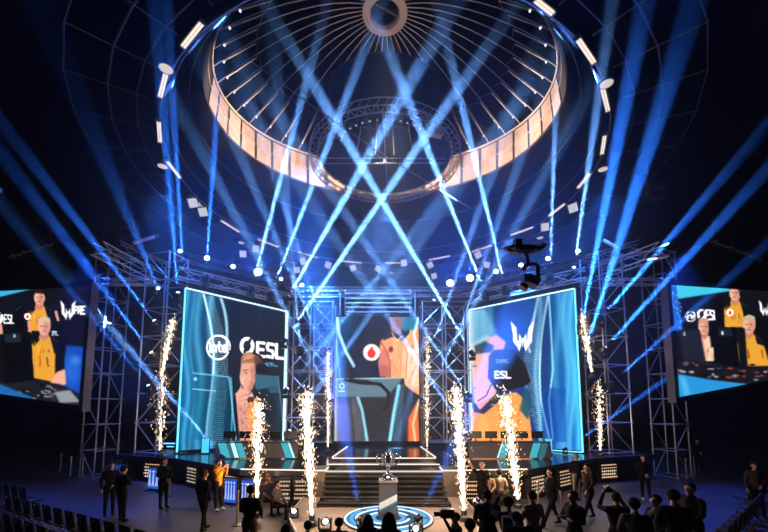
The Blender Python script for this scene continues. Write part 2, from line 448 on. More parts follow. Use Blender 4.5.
    lattice(c, lambda y: 397 - (y - 384) * .06, lambda y: 7, 386, 446, 1.9, (.35, .75, .95), .7)
    c.poly([(404, 384), (420, 398), (418, 420), (408, 446), (411, 446), (406, 420)], (.10, .15, .22), 1, .7)
    c.poly([(408, 418), (418, 400), (420, 446), (408, 446)], (.92, .42, .20), 1, 1)
    c.line([(419, 400), (413, 424), (416, 446)], 2.2, (1, .85, .7), .8, 1.2)
    c.mix(np.clip(1 - (c.X - 335.5) / 3, 0, 1), (.85, .92, .95), .6)
    return c
def player(c, hx, hy, k, hair, shirt=(.82, .57, .18), dark=(.05, .06, .10)):
    """Head at hx, hy and shoulders; k is the scale."""
    f = lambda a, b: (hx + a * k, hy + b * k)
    c.poly([f(-10, 34), f(-11, 14), f(-4, 9), f(5, 9), f(12, 13), f(14, 34)], shirt, 1, .4)
    c.poly([f(5, 9), f(12, 13), f(15, 22), f(15, 31), f(10, 32), f(8, 20)], dark, 1, .4)
    c.poly([f(-11, 14), f(-5, 9), f(-4, 12), f(-9, 18)], dark, 1, .4)
    c.poly([f(-3.6, 5), f(3.6, 5), f(4.4, 9.5), f(0, 13), f(-4.4, 9.5)], (.72, .45, .38), 1, .4)
    c.ell(hx, hy, 5.6 * k, 7.6 * k, SKIN, 1, .2)
    c.ell(hx + 1.8 * k, hy + 1 * k, 3 * k, 6 * k, (.68, .44, .38), .6, .6)
    c.poly([f(-5.6, -2), f(-5.4, -7), f(0, -9.5), f(5, -7.5), f(6, -1), f(4.6, -3.6), f(-4, -4.4)], hair, 1, .35)
    c.ell(hx - 2.3 * k, hy - .4 * k, 1.2 * k, .5 * k, (.25, .15, .13), .8); c.ell(hx + 1.8 * k, hy - .4 * k, 1.2 * k, .5 * k, (.25, .15, .13), .8)
    c.ell(hx - .6 * k, hy + 4.2 * k, 1.7 * k, .6 * k, (.55, .25, .25), .7)
    for q in range(7):
        a = -8 + 18 * ((q * 37) % 11) / 11; b = 14 + (q * 5) % 13
        c.line([f(a, b), f(a + (1.5 if q % 2 else -1.5), b + 6)], 1.2 * k, [x * (.72 if q % 3 else 1.15) for x in shirt], .5, .8)
    c.line([f(-3, 22), f(-3, 26)], 1.1 * k, (.75, .2, .12), .7); c.line([f(4, 21), f(4, 25)], 1.1 * k, (.2, .15, .1), .6)
def paint_side_left():
    c = Canvas(-50, 270, 100, 415, (.055, .055, .08))
    c.poly([(-50, 286), (36, 288), (-50, 309)], (.18, .62, .80))
    c.poly([(-50, 284), (10, 288), (-50, 296)], (.30, .72, .86), .7, 1.5)
    c.poly([(60, 345), (84, 347), (80, 402), (60, 398)], (.07, .25, .62), 1, .8)
    c.ell(72, 370, 8, 15, (.18, .42, .80), .6, .9); c.ell(76, 360, 5, 4, (.35, .6, .9), .4, .9)
    disc_logo(c, -2.0, 318, 5.0)
    c.text('ESL', 4.2, 315, 8.2, 2.6, 1.0, (.92, .92, .95), 1.2)
    claw_logo(c, 68, 310, 10, (.95, .95, .97))
    c.text('PRE', 74.2, 306.5, 7.2, 2.6, 1.1, (.95, .95, .97), 1.3, slant=.12)
    c.poly([(15, 306), (21, 302), (25, 312), (25, 330), (14, 330)], (.025, .03, .045), 1, .5)
    c.line([(16, 310), (22, 306)], .8, (.3, .33, .4), .7)
    player(c, 39.5, 297.5, .98, (.13, .09, .08)); c.line([(44, 290), (46, 297)], 1.6, (.02, .02, .03))
    c.line([(56, 312), (58, 320)], 2.6, (.8, .55, .46)); c.line([(29, 322), (30, 334)], 3, (.8, .56, .46))
    drop_logo(c, 27.5, 316.5, 3.2)
    c.poly([(48, 326), (56, 321), (64, 326), (66, 350), (62, 372), (52, 360)], (.03, .035, .05), 1, .6)
    c.text('ESL', 52, 331.5, 3.4, 1.6, .6, (.8, .8, .85), .7)
    player(c, 44.2, 326.5, 1.12, (.76, .66, .52))
    c.poly([(33, 356), (46, 352), (60, 354), (64, 372), (54, 382), (34, 378)], (.82, .57, .18), 1, .5)
    c.poly([(56, 344), (63, 352), (65, 370), (55, 374), (55, 360)], (.045, .055, .09), 1, .5)
    c.line([(40, 356), (40, 366)], 1.6, (.75, .2, .1), .7); c.line([(47, 358), (48, 366)], 1.6, (.2, .12, .08), .7)
    c.poly([(57, 372), (65, 369), (66, 384), (58, 387), (50, 383)], (.86, .62, .52), 1, .5)
    # desk, monitors
    c.poly([(-50, 386), (32, 380), (60, 384), (80, 394), (80, 410), (-50, 410)], (.10, .10, .13), 1, .6)
    for q in range(40):
        x = random.uniform(-48, 60); y = 384 + random.random() * 16
        c.ell(x, y, 1.2 + random.random() * 2.6, .5 + random.random(), random.choice([(.03, .03, .04), (.45, .45, .5), (.2, .22, .3), (.02, .02, .03)]), .8, .5)
    c.poly([(2, 333), (31, 332), (33, 380), (5, 384)], (.03, .035, .05), 1, .4)
    c.poly([(4, 334), (20, 333), (21, 342), (5, 343)], (.10, .13, .18), 1, .5); c.ell(14.5, 336, 1.2, 1.6, (.55, .65, .75))
    c.poly([(-50, 338), (-2, 333), (1, 386), (-50, 392)], (.03, .035, .05), 1, .5)
    c.poly([(-4, 322), (2, 324), (3, 334), (-4, 334)], (.8, .58, .5), 1, .6)
    c.poly([(-50, 389), (0, 384), (34, 398), (-50, 412)], (.10, .36, .62), 1, .8)
    c.poly([(54, 392), (70, 390), (80, 402), (60, 403)], (.62, .64, .68), .8, .8)
    c.ell(46, 392, 5, 1.6, (.7, .72, .75), .7); c.ell(46, 392, 3.4, 1, (.1, .1, .12))
    return c
def paint_side_right():
    c = Canvas(655, 270, 830, 410, (.055, .055, .08))
    c.poly([(670, 284), (830, 276), (830, 274), (750, 288), (676, 299)], (.20, .68, .78))
    c.poly([(676, 299), (672, 284), (729, 288.5)], (.22, .72, .80), .7, .8)
    c.poly([(668, 282), (675.5, 282), (683, 331), (675, 331)], (.12, .34, .75), 1, .6)
    for q in range(30): c.ell(670 + random.random() * 11, 284 + random.random() * 45, .9, 1.4, (.4, .7, 1), .6, .7)
    swirl_logo(c, 690.5, 316.5, 4.6)
    disc_logo(c, 701.5, 314.5, 4.4)
    c.text('ESL', 706, 310.5, 9, 3.0, 1.1, WHITE, 1.5)
    claw_logo(c, 765, 308, 8, (.95, .95, .97))
    c.poly([(714, 303), (719, 298), (725, 303), (727, 326), (716, 326)], (.025, .03, .045), 1, .6)
    player(c, 735, 293, 1.0, (.12, .08, .08)); c.line([(739, 290), (741, 297)], 1.6, (.02, .02, .03))
    drop_logo(c, 730, 312.5, 3.4)
    c.poly([(752, 320), (760, 316), (768, 322), (769, 350), (758, 350)], (.03, .035, .05), 1, .6)
    player(c, 749, 325, 1.12, (.70, .62, .50))
    c.poly([(744, 346), (752, 342), (764, 346), (770, 366), (746, 366)], (.82, .57, .18), 1, .5)
    c.line([(748, 350), (749, 358)], 1.5, (.5, .12, .08), .7); c.line([(762, 350), (763, 358)], 1.5, (.4, .12, .08), .7)
    player(c, 704, 327, 1.0, (.75, .55, .42), (.90, .74, .62), (.85, .70, .62))
    c.line([(702, 340), (706, 358), (698, 364)], 4, (.85, .62, .55)); c.poly([(708, 322), (716, 320), (718, 345), (711, 348)], (.03, .035, .05), 1, .5)
    c.poly([(678, 330), (700, 330), (706, 362), (684, 364)], (.11, .11, .14), 1, .5)
    c.ell(684.5, 334, 1.2, 2, (.7, .75, .8), .8)
    c.poly([(713, 329), (735, 327), (741, 372), (714, 374)], (.025, .03, .045), 1, .4)
    c.poly([(718, 329), (731, 328), (733, 336), (719, 337)], (.10, .12, .16), 1, .5); c.ell(722.5, 333, 1.2, 2, (.7, .78, .85))
    c.poly([(736, 330), (745, 328), (748, 368), (741, 372)], (.05, .06, .08), 1, .5)
    c.poly([(674, 360), (705, 362), (745, 368), (830, 362), (830, 400), (674, 400)], (.08, .08, .10), 1, .6)
    for q in range(70):
        x = random.uniform(676, 800); y = 362 + random.random() * 20
        c.ell(x, y, 1.2 + random.random() * 2.4, .5 + random.random() * .8, random.choice([(.02, .02, .03), (.6, .6, .62), (.3, .3, .36), (.55, .2, .12), (.02, .02, .03)]), .85, .5)
    c.poly([(678, 374), (712, 380), (748, 384), (720, 392), (678, 398)], (.14, .52, .76), 1, .7)
    c.poly([(679, 375), (686, 378), (690, 394), (684, 396)], (.35, .70, .88), .6, 1)
    return c

def screen_grid(name, TL, TR, BL, BR, nx, ny, canvas, m, parent):
    """A sheet of LED dots: one coloured vertex each."""
    TL, TR, BL, BR = map(Vector, (TL, TR, BL, BR))
    vs, cols, px, py = [], [], [], []
    for j in range(ny + 1):
        v = j / ny
        for i in range(nx + 1):
            u = i / nx
            p = TL * (1 - u) * (1 - v) + TR * u * (1 - v) + BL * (1 - u) * v + BR * u * v
            vs.append(p); a, b = proj(p); px.append(a); py.append(b)
    c = np.clip(canvas.at(np.array(px), np.array(py)), 0, 1)
    c = np.where(c <= .04045, c / 12.92, ((c + .055) / 1.055) ** 2.4)
    fs = [(j * (nx + 1) + i, (j + 1) * (nx + 1) + i, (j + 1) * (nx + 1) + i + 1, j * (nx + 1) + i + 1) for j in range(ny) for i in range(nx)]
    mb = MB(); mb.v = [tuple(v) for v in vs]; mb.f = fs; mb.m = [0] * len(fs)
    o = mb.build(name, m, parent)
    at = o.data.attributes.new('pixels', 'FLOAT_COLOR', 'POINT')
    at.data.foreach_set('color', np.hstack([c, np.ones((len(c), 1))]).astype(np.float32).ravel())
    return o
HAZE = 0.021; BEAM = 3800000.0; WASH = 1600.0; SPARKLE = 260.0; SCREEN = 1.4; UPL = 6500.0; RIG = 7000.0; FLW = 7500.0
# ------------------------------------------------------------------ haze in the hall
w = bpy.data.worlds.new('World'); scene.world = w; w.use_nodes = True
nt = w.node_tree; nt.nodes.clear()
wo = nt.nodes.new('ShaderNodeOutputWorld'); bg = nt.nodes.new('ShaderNodeBackground')
bg.inputs['Color'].default_value = (0.02, 0.05, .12, 1); bg.inputs['Strength'].default_value = 0.0
nt.links.new(bg.outputs[0], wo.inputs['Surface'])
hm = bpy.data.materials.new('haze'); hm.use_nodes = True; nt = hm.node_tree; nt.nodes.clear()
ho_ = nt.nodes.new('ShaderNodeOutputMaterial'); vs_ = nt.nodes.new('ShaderNodeVolumeScatter')
vs_.inputs['Color'].default_value = (.78, .88, 1, 1); vs_.inputs['Anisotropy'].default_value = .15
tc = nt.nodes.new('ShaderNodeTexCoord'); sb = nt.nodes.new('ShaderNodeVectorMath'); sb.operation = 'SUBTRACT'; sb.inputs[1].default_value = (0, 25, 11.5)
dv = nt.nodes.new('ShaderNodeVectorMath'); dv.operation = 'DIVIDE'; dv.inputs[1].default_value = (20, 18, 15)
ln = nt.nodes.new('ShaderNodeVectorMath'); ln.operation = 'LENGTH'
mr = nt.nodes.new('ShaderNodeMapRange'); mr.interpolation_type = 'SMOOTHSTEP'
mr.inputs['From Min'].default_value = .45; mr.inputs['From Max'].default_value = 1.0; mr.inputs['To Min'].default_value = HAZE; mr.inputs['To Max'].default_value = 0.0006
nt.links.new(tc.outputs['Object'], sb.inputs[0]); nt.links.new(sb.outputs[0], dv.inputs[0]); nt.links.new(dv.outputs[0], ln.inputs[0])
nt.links.new(ln.outputs['Value'], mr.inputs['Value']); nt.links.new(mr.outputs[0], vs_.inputs['Density'])     # the haze hangs around the stage and thins out towards the seats
nt.links.new(vs_.outputs[0], ho_.inputs['Volume'])
mb = MB(); mb.prism([(.07 + 36 * math.cos(2 * PI * k / 48), 27.1 + 36 * math.sin(2 * PI * k / 48)) for k in range(48)], -1.0, 40.0)
tag(mb.build('haze', hm, recalc=True), 'thin stage haze filling the whole hall', 'haze', kind='stuff')
cy = scene.cycles
cy.max_bounces = 4; cy.diffuse_bounces = 2; cy.glossy_bounces = 2; cy.volume_bounces = 0; cy.transmission_bounces = 2
cy.sample_clamp_indirect = 2.0; cy.use_denoising = True
cy.caustics_reflective = False; cy.caustics_refractive = False

# ------------------------------------------------------------------ the hall
DX, DY = .07, 27.1                         # the axis of the dome
def cyl(r, a, z): return Vector((DX + r * math.sin(a), DY - r * math.cos(a), z))   # a = 0 faces the camera
FLOOR_M = mat('floor_covering', (.055, .052, .056), .5, noise=.35, nscale=.7)
mb = MB(); mb.lathe([(32, -.3), (32, 0), (0, 0)], (DX, DY, 0), 64)
tag(mb.build('floor', FLOOR_M), 'dark floor of the arena in front of and beside the stage', 'floor', kind='structure')
WALL_M = mat('arena_wall', (.004, .005, .007), .9, spec=0.0, noise=.4, nscale=.5)
mb = MB(); mb.lathe([(32, 0), (32, 7), (29, 12), (25.5, 16.6)], (DX, DY, 0), 72)
o = mb.build('wall_back', WALL_M, smooth=True); tag(o, 'dark round wall of the arena bowl behind the stage', 'wall', kind='structure')
SOFFIT_M = mat('soffit', (.004, .005, .008), .85, spec=0.0, noise=.5, nscale=.6)
mb = MB(); mb.lathe([(25.5, 16.6), (22, 18.9), (17.5, 19.9), (14.9, 19.95)], (DX, DY, 0), 72)
o = mb.build('ceiling', SOFFIT_M, smooth=True); tag(o, 'dark ring ceiling around the dome', 'ceiling', kind='structure')
# the dome: drum, lit band, ribs, eye
RR, RZ = 14.7, 19.75
dome = thing('dome_ceiling', 'round dome above the stage with pale ribs meeting at an open eye', 'dome', (0, 0, 0)); dome['kind'] = 'structure'
def band(t, a, out=0.0):            # the lit band: a slightly oval ring, t = 0 at its foot, 1 at its top
    return Vector((DX + (13.2 + .15 * t + out) * math.sin(a), 27.5 + .7 * t - (10.7 - 1.2 * t + out) * math.cos(a), 26.0 + 3.0 * t))
def loft(rows, name, m, smooth=True):
    mb = MB(); n = len(rows[0])
    mb.add([p for r_ in rows for p in r_], [(i * n + k, i * n + (k + 1) % n, (i + 1) * n + (k + 1) % n, (i + 1) * n + k) for i in range(len(rows) - 1) for k in range(n)])
    return mb.build(name, m, dome, smooth=smooth)
N_ = 96; AN = [2 * PI * k / N_ for k in range(N_)]
DRUM_M = mat('drum_panel', (.007, .010, .016), .8, spec=0.0, noise=.35, nscale=.5)
loft([[cyl(14.9, a, 19.95) for a in AN], [cyl(14.7, a, 19.75) for a in AN], [cyl(14.7, a, 19.75).lerp(band(0, a, .1), .45) for a in AN], [band(0, a, .1) for a in AN]], 'drum', DRUM_M)
mb = MB()
for f_, q in ((.0, .06), (.18, .035), (.62, .035)):
    mb.path([cyl(14.66, a, 19.81).lerp(band(0, a, .02), f_) for a in AN], q, 5, True)
mb.build('drum_rail', mat('rail_metal', (.45, .5, .6), .5, .5), dome)
BAND_M = mat('dome_lining', (.62, .52, .45), .8, noise=.18, nscale=1.4)
NSEG = 40
BAND_DARK = mat('band_divider', (.07, .065, .07), .7)
for k in range(NSEG):
    a0 = 2 * PI * (k + .07) / NSEG; a1 = 2 * PI * (k + .93) / NSEG
    if math.cos((a0 + a1) / 2) > .12: continue
    rows = [[band(t, a, d) for t in (.03, .5, .93) for a in (a0, (a0 + a1) / 2, a1)] for d in (0, .05)]
    vs = rows[0] + rows[1]
    fs = [(i * 3 + j, i * 3 + j + 1, i * 3 + j + 4, i * 3 + j + 3) for i in range(2) for j in range(2)]
    fs += [tuple(9 + q for q in reversed(f)) for f in fs]
    for a_, b_ in ((0, 1), (1, 2), (2, 5), (5, 8), (8, 7), (7, 6), (6, 3), (3, 0)): fs.append((a_, b_, b_ + 9, a_ + 9))
    MB().add(vs, fs).build('band_panel', BAND_M, dome)
loft([[band(-.02, a, .1) for a in AN], [band(.5, a, .12) for a in AN], [band(1.02, a, .12) for a in AN]], 'band_backing', BAND_DARK)
RIB_M = mat('rib_paint', (.70, .60, .54), .6)
mb = MB()
mb.path([band(1, a, -.05) for a in AN], .08, 5, True); mb.path([band(.5, a, -.02) for a in AN], .035, 5, True)
mb.build('band_rail', RIB_M, dome)
OZ, OR = 34.75, 1.67
def rib_at(f, a, dz=0.0):           # a point of the rib at angle a, f = 0 at the band, 1 at the eye
    p = band(1, a, -.05); e = cyl(OR + .1, a, OZ)
    return Vector((p.x + (e.x - p.x) * f, p.y + (e.y - p.y) * f, p.z + (e.z - p.z) * (1 - (1 - f) ** 1.7) + dz))
SHELL_M = mat('dome_shell', (.002, .0022, .003), .9, spec=0.0)
loft([[band(1, a, .3) for a in AN]] + [[rib_at(f, a, .9) for a in AN] for f in (.08, .25, .4, .55, .7, .85, 1.0)] + [[cyl(.05, a, OZ + 1.3) for a in AN]], 'shell', SHELL_M)
NR = 40
for k in range(NR):
    a = 2 * PI * (k + .5) / NR
    MB().path([rib_at(f, a) for f in np.linspace(0, 1, 10)], .042, 5).build('rib', RIB_M, dome, smooth=True)
ROD_M = mat('strut_white', (.85, .78, .72), .5)
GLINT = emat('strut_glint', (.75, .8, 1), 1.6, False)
for k in range(NR):
    a = 2 * PI * (k + .5) / NR
    if math.cos(a) > .80: continue
    p0 = rib_at(.07, a, -.15); p1 = rib_at(.27, a, -.3)
    r_ = MB().tube(p0, p1, .06, .05, 6).build('strut', ROD_M, dome)
    MB().tube(rib_at(.27, a, -.3), rib_at(.29, a + 2 * PI / NR, -.1), .03, .03, 5).build('tie_bar', mat('tie_metal', (.25, .24, .26), .6), r_)
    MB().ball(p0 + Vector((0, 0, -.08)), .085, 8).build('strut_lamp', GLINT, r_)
mb = MB()
mb.lathe([(OR + .12, OZ + .1), (OR + .12, OZ - .15), (OR - .45, OZ - .22), (OR - .5, OZ + .1)], (DX, DY, 0), 40)
mb.build('eye_ring', mat('eye_plaster', (.74, .58, .50), .7), dome, smooth=False)
mb = MB(); mb.box((DX, DY, OZ + .35), (2.2, .14, .12), Matrix.Rotation(.5, 3, 'Z'))
mb.lathe([(1.25, OZ + .12), (1.05, OZ + .05), (1.05, OZ + .2)], (DX, DY, 0), 28)
mb.build('eye_louvre', mat('eye_metal', (.14, .13, .13), .6), dome)

# rails and hangers under the ring ceiling
RAIL_M = mat('catwalk_metal', (.11, .09, .085), .6, .3)
for n_, (r_, q) in enumerate(((15.75, .035), (16.95, .045), (18.6, .035))):
    mb = MB(); mb.path([cyl(r_, 2 * PI * k / 40, 19.55 - .12 * n_) for k in range(40)], q, 5, True)
    tag(mb.build('trim_%d' % (n_ + 1), RAIL_M), kind='structure')
mb = MB()
for k in range(40):
    a = 2 * PI * k / 40
    mb.tube(cyl(15.2, a, 19.6), cyl(18.6, a, 19.31), .03, .03, 5)
tag(mb.build('trim_4', RAIL_M), kind='structure')

# dome rim: tube lights, round lamps, floods
TUBE_E = emat('tube_glow', (1.0, .84, .74), 1.1)
HOUS = mat('lamp_housing', (.30, .27, .26), .5, .3)
def on_rim(px, py, z=RZ): return G(px, py, z)
rim_px = [((183, 47), (203, 22)), ((160, 97), (168, 66)), ((160, 142), (158.5, 120)), ((180, 178), (166, 160)), ((205, 210), (190, 196)), ((239, 232), (220, 220)),
          ((278, 247), (257, 239)), ((318, 258), (298, 252)), ((362, 263), (340, 261)), ((406, 263), (385, 263)), ((450, 256), (429, 260)), ((493, 245), (472, 252)),
          ((534, 227), (511, 235)), ((566, 203), (549, 216)), ((591, 172), (578, 188)), ((605, 134), (602, 154)), ((608, 111), (602, 86)), ((594, 63), (577, 38)), ((553, 14), (534, -1))]
for i, (a, b) in enumerate(rim_px):
    A = on_rim(*a, RZ - .3); B = on_rim(*b, RZ - .3); m_ = (A + B) / 2; d = (B - A)
    nm = 'slim tube light on the dome rim, ' + place(i, len(rim_px), 'upper left', 'upper right')
    t = thing('tube_light', nm, 'light', m_, 0, 'tube lights around the dome rim')
    h = d.length / 2; u = d.normalized(); up = Vector((0, 0, 1)); sd = u.cross(up).normalized()
    rot = Matrix((u, sd, up)).transposed()
    MB().box((0, 0, .08), (2 * h, .24, .08), rot).build('housing', HOUS, t)
    for g_ in (-1, 1): MB().tube(-u * h * .97 + sd * .055 * g_, u * h * .97 + sd * .055 * g_, .045, n=8).build('tube', TUBE_E, t)
    for g_ in (-1, 1): MB().box(u * h * g_, (.06, .28, .18), rot).build('end_cap', HOUS, t)
LENS_W = emat('round_lamp_glow', (1.0, .86, .74), .7)
lamps = [((166, 69), 'highest on the left'), ((162.5, 166.5), 'second down on the left'), ((241.5, 243), 'lower left, above the square floods'), ((606.5, 84), 'highest on the right'), ((603, 169.5), 'second down on the right'), ((540, 238), 'lower right, above the flying camera'), ((391, 273), 'over the middle of the far rim')]
for p, s in lamps:
    c = on_rim(*p, RZ - .62)
    t = thing('round_lamp', 'round pale lamp under the dome rim, ' + s, 'lamp', c, 0, 'round lamps under the dome rim')
    MB().lathe([(.08, .35), (.10, .16), (.31, .08), (.33, .0), (.29, 0)], n=20).build('shade', HOUS, t)
    MB().lathe([(.29, .01), (.2, -.04), (0, -.05)], n=20).build('lens', LENS_W, t, smooth=True)
FLOOD_E = emat('flood_glow', (.86, .90, 1.0), .75)
floods = [(203, 212), (193, 203), (243, 254), (256, 249), (297, 270), (303, 261), (328, 265), (353, 268), (378, 269), (404, 263), (430, 265), (434, 276), (478, 255), (487, 265), (545, 227), (573, 208)]
for i, p in enumerate(floods):
    c = G(*p, RZ - 1.5)
    t = thing('flood_light', 'small square white flood light hung below the dome rim, ' + place(i, len(floods), 'the left end', 'the right end'), 'light', c, 0, 'square flood lights below the dome rim')
    look = (Vector((random.uniform(-3, 3), 6, 2)) - c).normalized(); rot = look.to_track_quat('-Y', 'Z').to_matrix() @ Matrix.Rotation(random.uniform(-.5, .5), 3, 'Y')
    MB().box(rot @ Vector((0, .14, 0)), (.72, .25, .72), rot).build('housing', STEEL, t)
    MB().box((0, 0, 0), (.60, .05, .60), rot).build('lens', FLOOD_E, t)
    MB().tube(rot @ Vector((-.4, .14, 0)), Vector((-.2, .2, .9)), .025).tube(rot @ Vector((.4, .14, 0)), Vector((.2, .2, .9)), .025).tube((-.22, .2, .9), (.22, .2, .9), .03).build('bracket', STEEL, t)

# black drape cylinder and round truss hung inside the dome
hang = thing('drape_drum', 'black cloth drum hung inside the dome above the round truss', 'drape', (DX, DY, 22.6), 0)
mb = MB(); N = 96
prof = []
for k in range(N):
    a = 2 * PI * k / N; r_ = 5.05 + .06 * math.sin(k * 2.1)
    prof.append((r_, a))
vs = [Vector((r_ * math.sin(a), -r_ * math.cos(a), z)) for z in (0, 3.6) for r_, a in prof]
mb.add(vs, [(k, (k + 1) % N, N + (k + 1) % N, N + k) for k in range(N)])
o = mb.build('cloth', BLACKCLOTH, hang, smooth=True); so = o.modifiers.new('thick', 'SOLIDIFY'); so.thickness = .03
MB().path([Vector((5.05 * math.sin(2 * PI * k / 60), -5.05 * math.cos(2 * PI * k / 60), 3.6)) for k in range(60)], .05, 6, True).build('hoop', STEEL, hang)
rt = thing('round_truss', 'large round lighting truss hung level inside the dome', 'truss', (DX, DY, 22.05))
TR_M = mat('truss_grey', (.80, .80, .84), .45, .6)
for r_, z in ((5.65, 0), (5.05, 0), (5.65, .5), (5.05, .5)):
    MB().path([Vector((r_ * math.sin(2 * PI * k / 72), -r_ * math.cos(2 * PI * k / 72), z)) for k in range(72)], .05, 6, True).build('chord', TR_M, rt)
mb = MB()
for k in range(60):
    a = 2 * PI * k / 60; b = 2 * PI * (k + .5) / 60; c_ = 2 * PI * (k + 1) / 60
    f = lambda r_, t, z: Vector((r_ * math.sin(t), -r_ * math.cos(t), z))
    mb.tube(f(5.65, a, 0), f(5.05, b, 0), .028).tube(f(5.05, b, 0), f(5.65, c_, 0), .028).tube(f(5.65, a, 0), f(5.65, b, .5), .028)
mb.build('lacing', TR_M, rt)
MB().tube((-4.6, -.35, .2), (4.6, -.25, .2), .045).tube((-4.6, .35, .2), (4.6, .25, .2), .045).build('cross_bar', TR_M, rt)
MB().tube((-.15, -5.05, .25), (.25, 5.05, .25), .05).build('cross_bar', TR_M, rt)
MB().box((.02, .0, .1), (.22, .22, .3)).build('junction_box', mat('pale_box', (.75, .75, .78), .4), rt)
MB().box((.3, 4.9, -.05), (.34, .3, .5)).build('hoist', STEEL, rt)
ch = [(-3.2, 'left'), (-1.3, 'left of the middle'), (1.2, 'right of the middle'), (3.0, 'right')]
for x, s in ch:
    t = thing('hanging_lamp', 'slim lamp cluster hung over the round truss, ' + s, 'lamp', (DX + x, DY - 2.6 + abs(x) * .25, 23.3), 0, 'lamps hung over the round truss')
    MB().box((0, 0, .5), (.24, .24, 1.0)).build('housing', mat('warm_grey', (.55, .48, .44), .5), t)
    MB().tube((0, 0, 1.0), (0, 0, 4.5), .02).build('cable', BLACK, t)
    MB().box((0, 0, -.06), (.5, .3, .12)).build('head', STEEL, t)
t = thing('hanging_box', 'pale box lamp hung inside the right side of the round truss', 'lamp', (DX + 3.7, DY - 1.9, 23.1))
MB().box((0, 0, 0), (.9, .5, .5), Matrix.Rotation(.25, 3, 'Y')).build('housing', mat('pale_box', (.75, .75, .78), .4), t)
MB().tube((0, 0, .25), (0, 0, 4.5), .02).build('cable', BLACK, t)
t = thing('cluster_bar', 'dark curved bar of small lamps hung high inside the round truss', 'lighting bar', (DX, DY, 23.0))
MB().path([Vector((4.0 * math.sin(a), -4.0 * math.cos(a) + .3, 0)) for a in np.linspace(-.95, .95, 16)], .07).build('bar', STEEL, t)
for a in np.linspace(-.9, .9, 15):
    b = MB().box((4.0 * math.sin(a), -4.0 * math.cos(a) + .3, -.2), (.2, .2, .3)).build('lamp', STEEL, t)
    MB().ball((4.0 * math.sin(a), -4.0 * math.cos(a) + .3, -.36), .055, 6).build('bulb', emat('tiny_bulb', (.9, .9, 1), 1.0, False), b)
for (a, b, s) in (((252, 62, 17.0), (470, 208, 19.5), 'crossing in front of the round truss'),):
    A = P(*a); B = P(*b); mb = MB(); mb.path([A.lerp(B, k / 16) - Vector((0, 0, .25 * math.sin(PI * k / 16))) for k in range(17)], .028, 5)
    tag(mb.build('steel_cable', mat('cable_steel', (.55, .55, .6), .4, .6)), 'thin steel cable ' + s, 'cable')
A = P(377, 117, 21.5); B = P(389.5, 196, 31.8)

# ring battens far out in the dark
for i, (a, b, Y, s) in enumerate((((-4, 135), (78, 127), 24, 'high on the left, level'), ((28, 197.5), (93, 182), 25, 'on the left, rising to the right'), ((8, 258), (53, 244), 26, 'low on the left above the hanging screen'),
                                  ((695, 115), (772, 118), 24, 'high on the right, level'), ((681, 176), (742, 190.5), 25, 'on the right, falling to the right'), ((708, 240), (768, 262), 26, 'low on the right above the hanging screen'))):
    A = P(*a, Y); B = P(*b, Y + .5)
    t = thing('lighting_batten', 'long thin lighting batten ' + s, 'lighting bar', (A + B) / 2); c = (A + B) / 2
    MB().tube(A - c, B - c, .07, n=8).build('bar', mat('batten_paint', (.5, .46, .45), .5), t)
    for k in range(4):
        q = (A - c).lerp(B - c, .12 + .25 * k)
        o = MB().tube(q + Vector((0, 0, -.02)), q + Vector((0, 0, -.26)), .09, .12, 8).build('lamp', STEEL, t)
        MB().ball(q + Vector((0, -.08, .05)), .07, 6).build('clamp', mat('clamp_white', (.8, .8, .82), .4), o)
    MB().tube((A - c) * .8, (A - c) * .8 + Vector((0, 0, 3.2)), .012).tube((B - c) * .8, (B - c) * .8 + Vector((0, 0, 3.2)), .012).build('hanger', BLACK, t)
for p, s in (((676, 58), 'upper right beyond the ring ceiling'), ((96, 44), 'upper left beyond the ring ceiling'), ((128, 226), 'left, above the lighting trusses'), ((655, 186), 'right, above the lighting trusses')):
    c = P(*p, 24)
    t = thing('loudspeaker', 'dark boxy loudspeaker cluster hung from the roof, ' + s, 'loudspeaker', c, 0, 'loudspeakers hung from the roof')
    for k in range(2):
        b = MB().box((0, .1 * k, -.55 * k), (1.2, .7, .5), Matrix.Rotation(-.15 * k, 3, 'X')).build('cabinet', mat('speaker_grey', (.06, .06, .07), .6), t)
        MB().box((0, .1 * k - .36, -.55 * k), (1.1, .03, .42), Matrix.Rotation(-.15 * k, 3, 'X')).build('grille', BLACK, b)
    MB().tube((-.4, 0, .25), (-.4, 0, 3), .015).tube((.4, 0, .25), (.4, 0, 3), .015).build('hanger', BLACK, t)
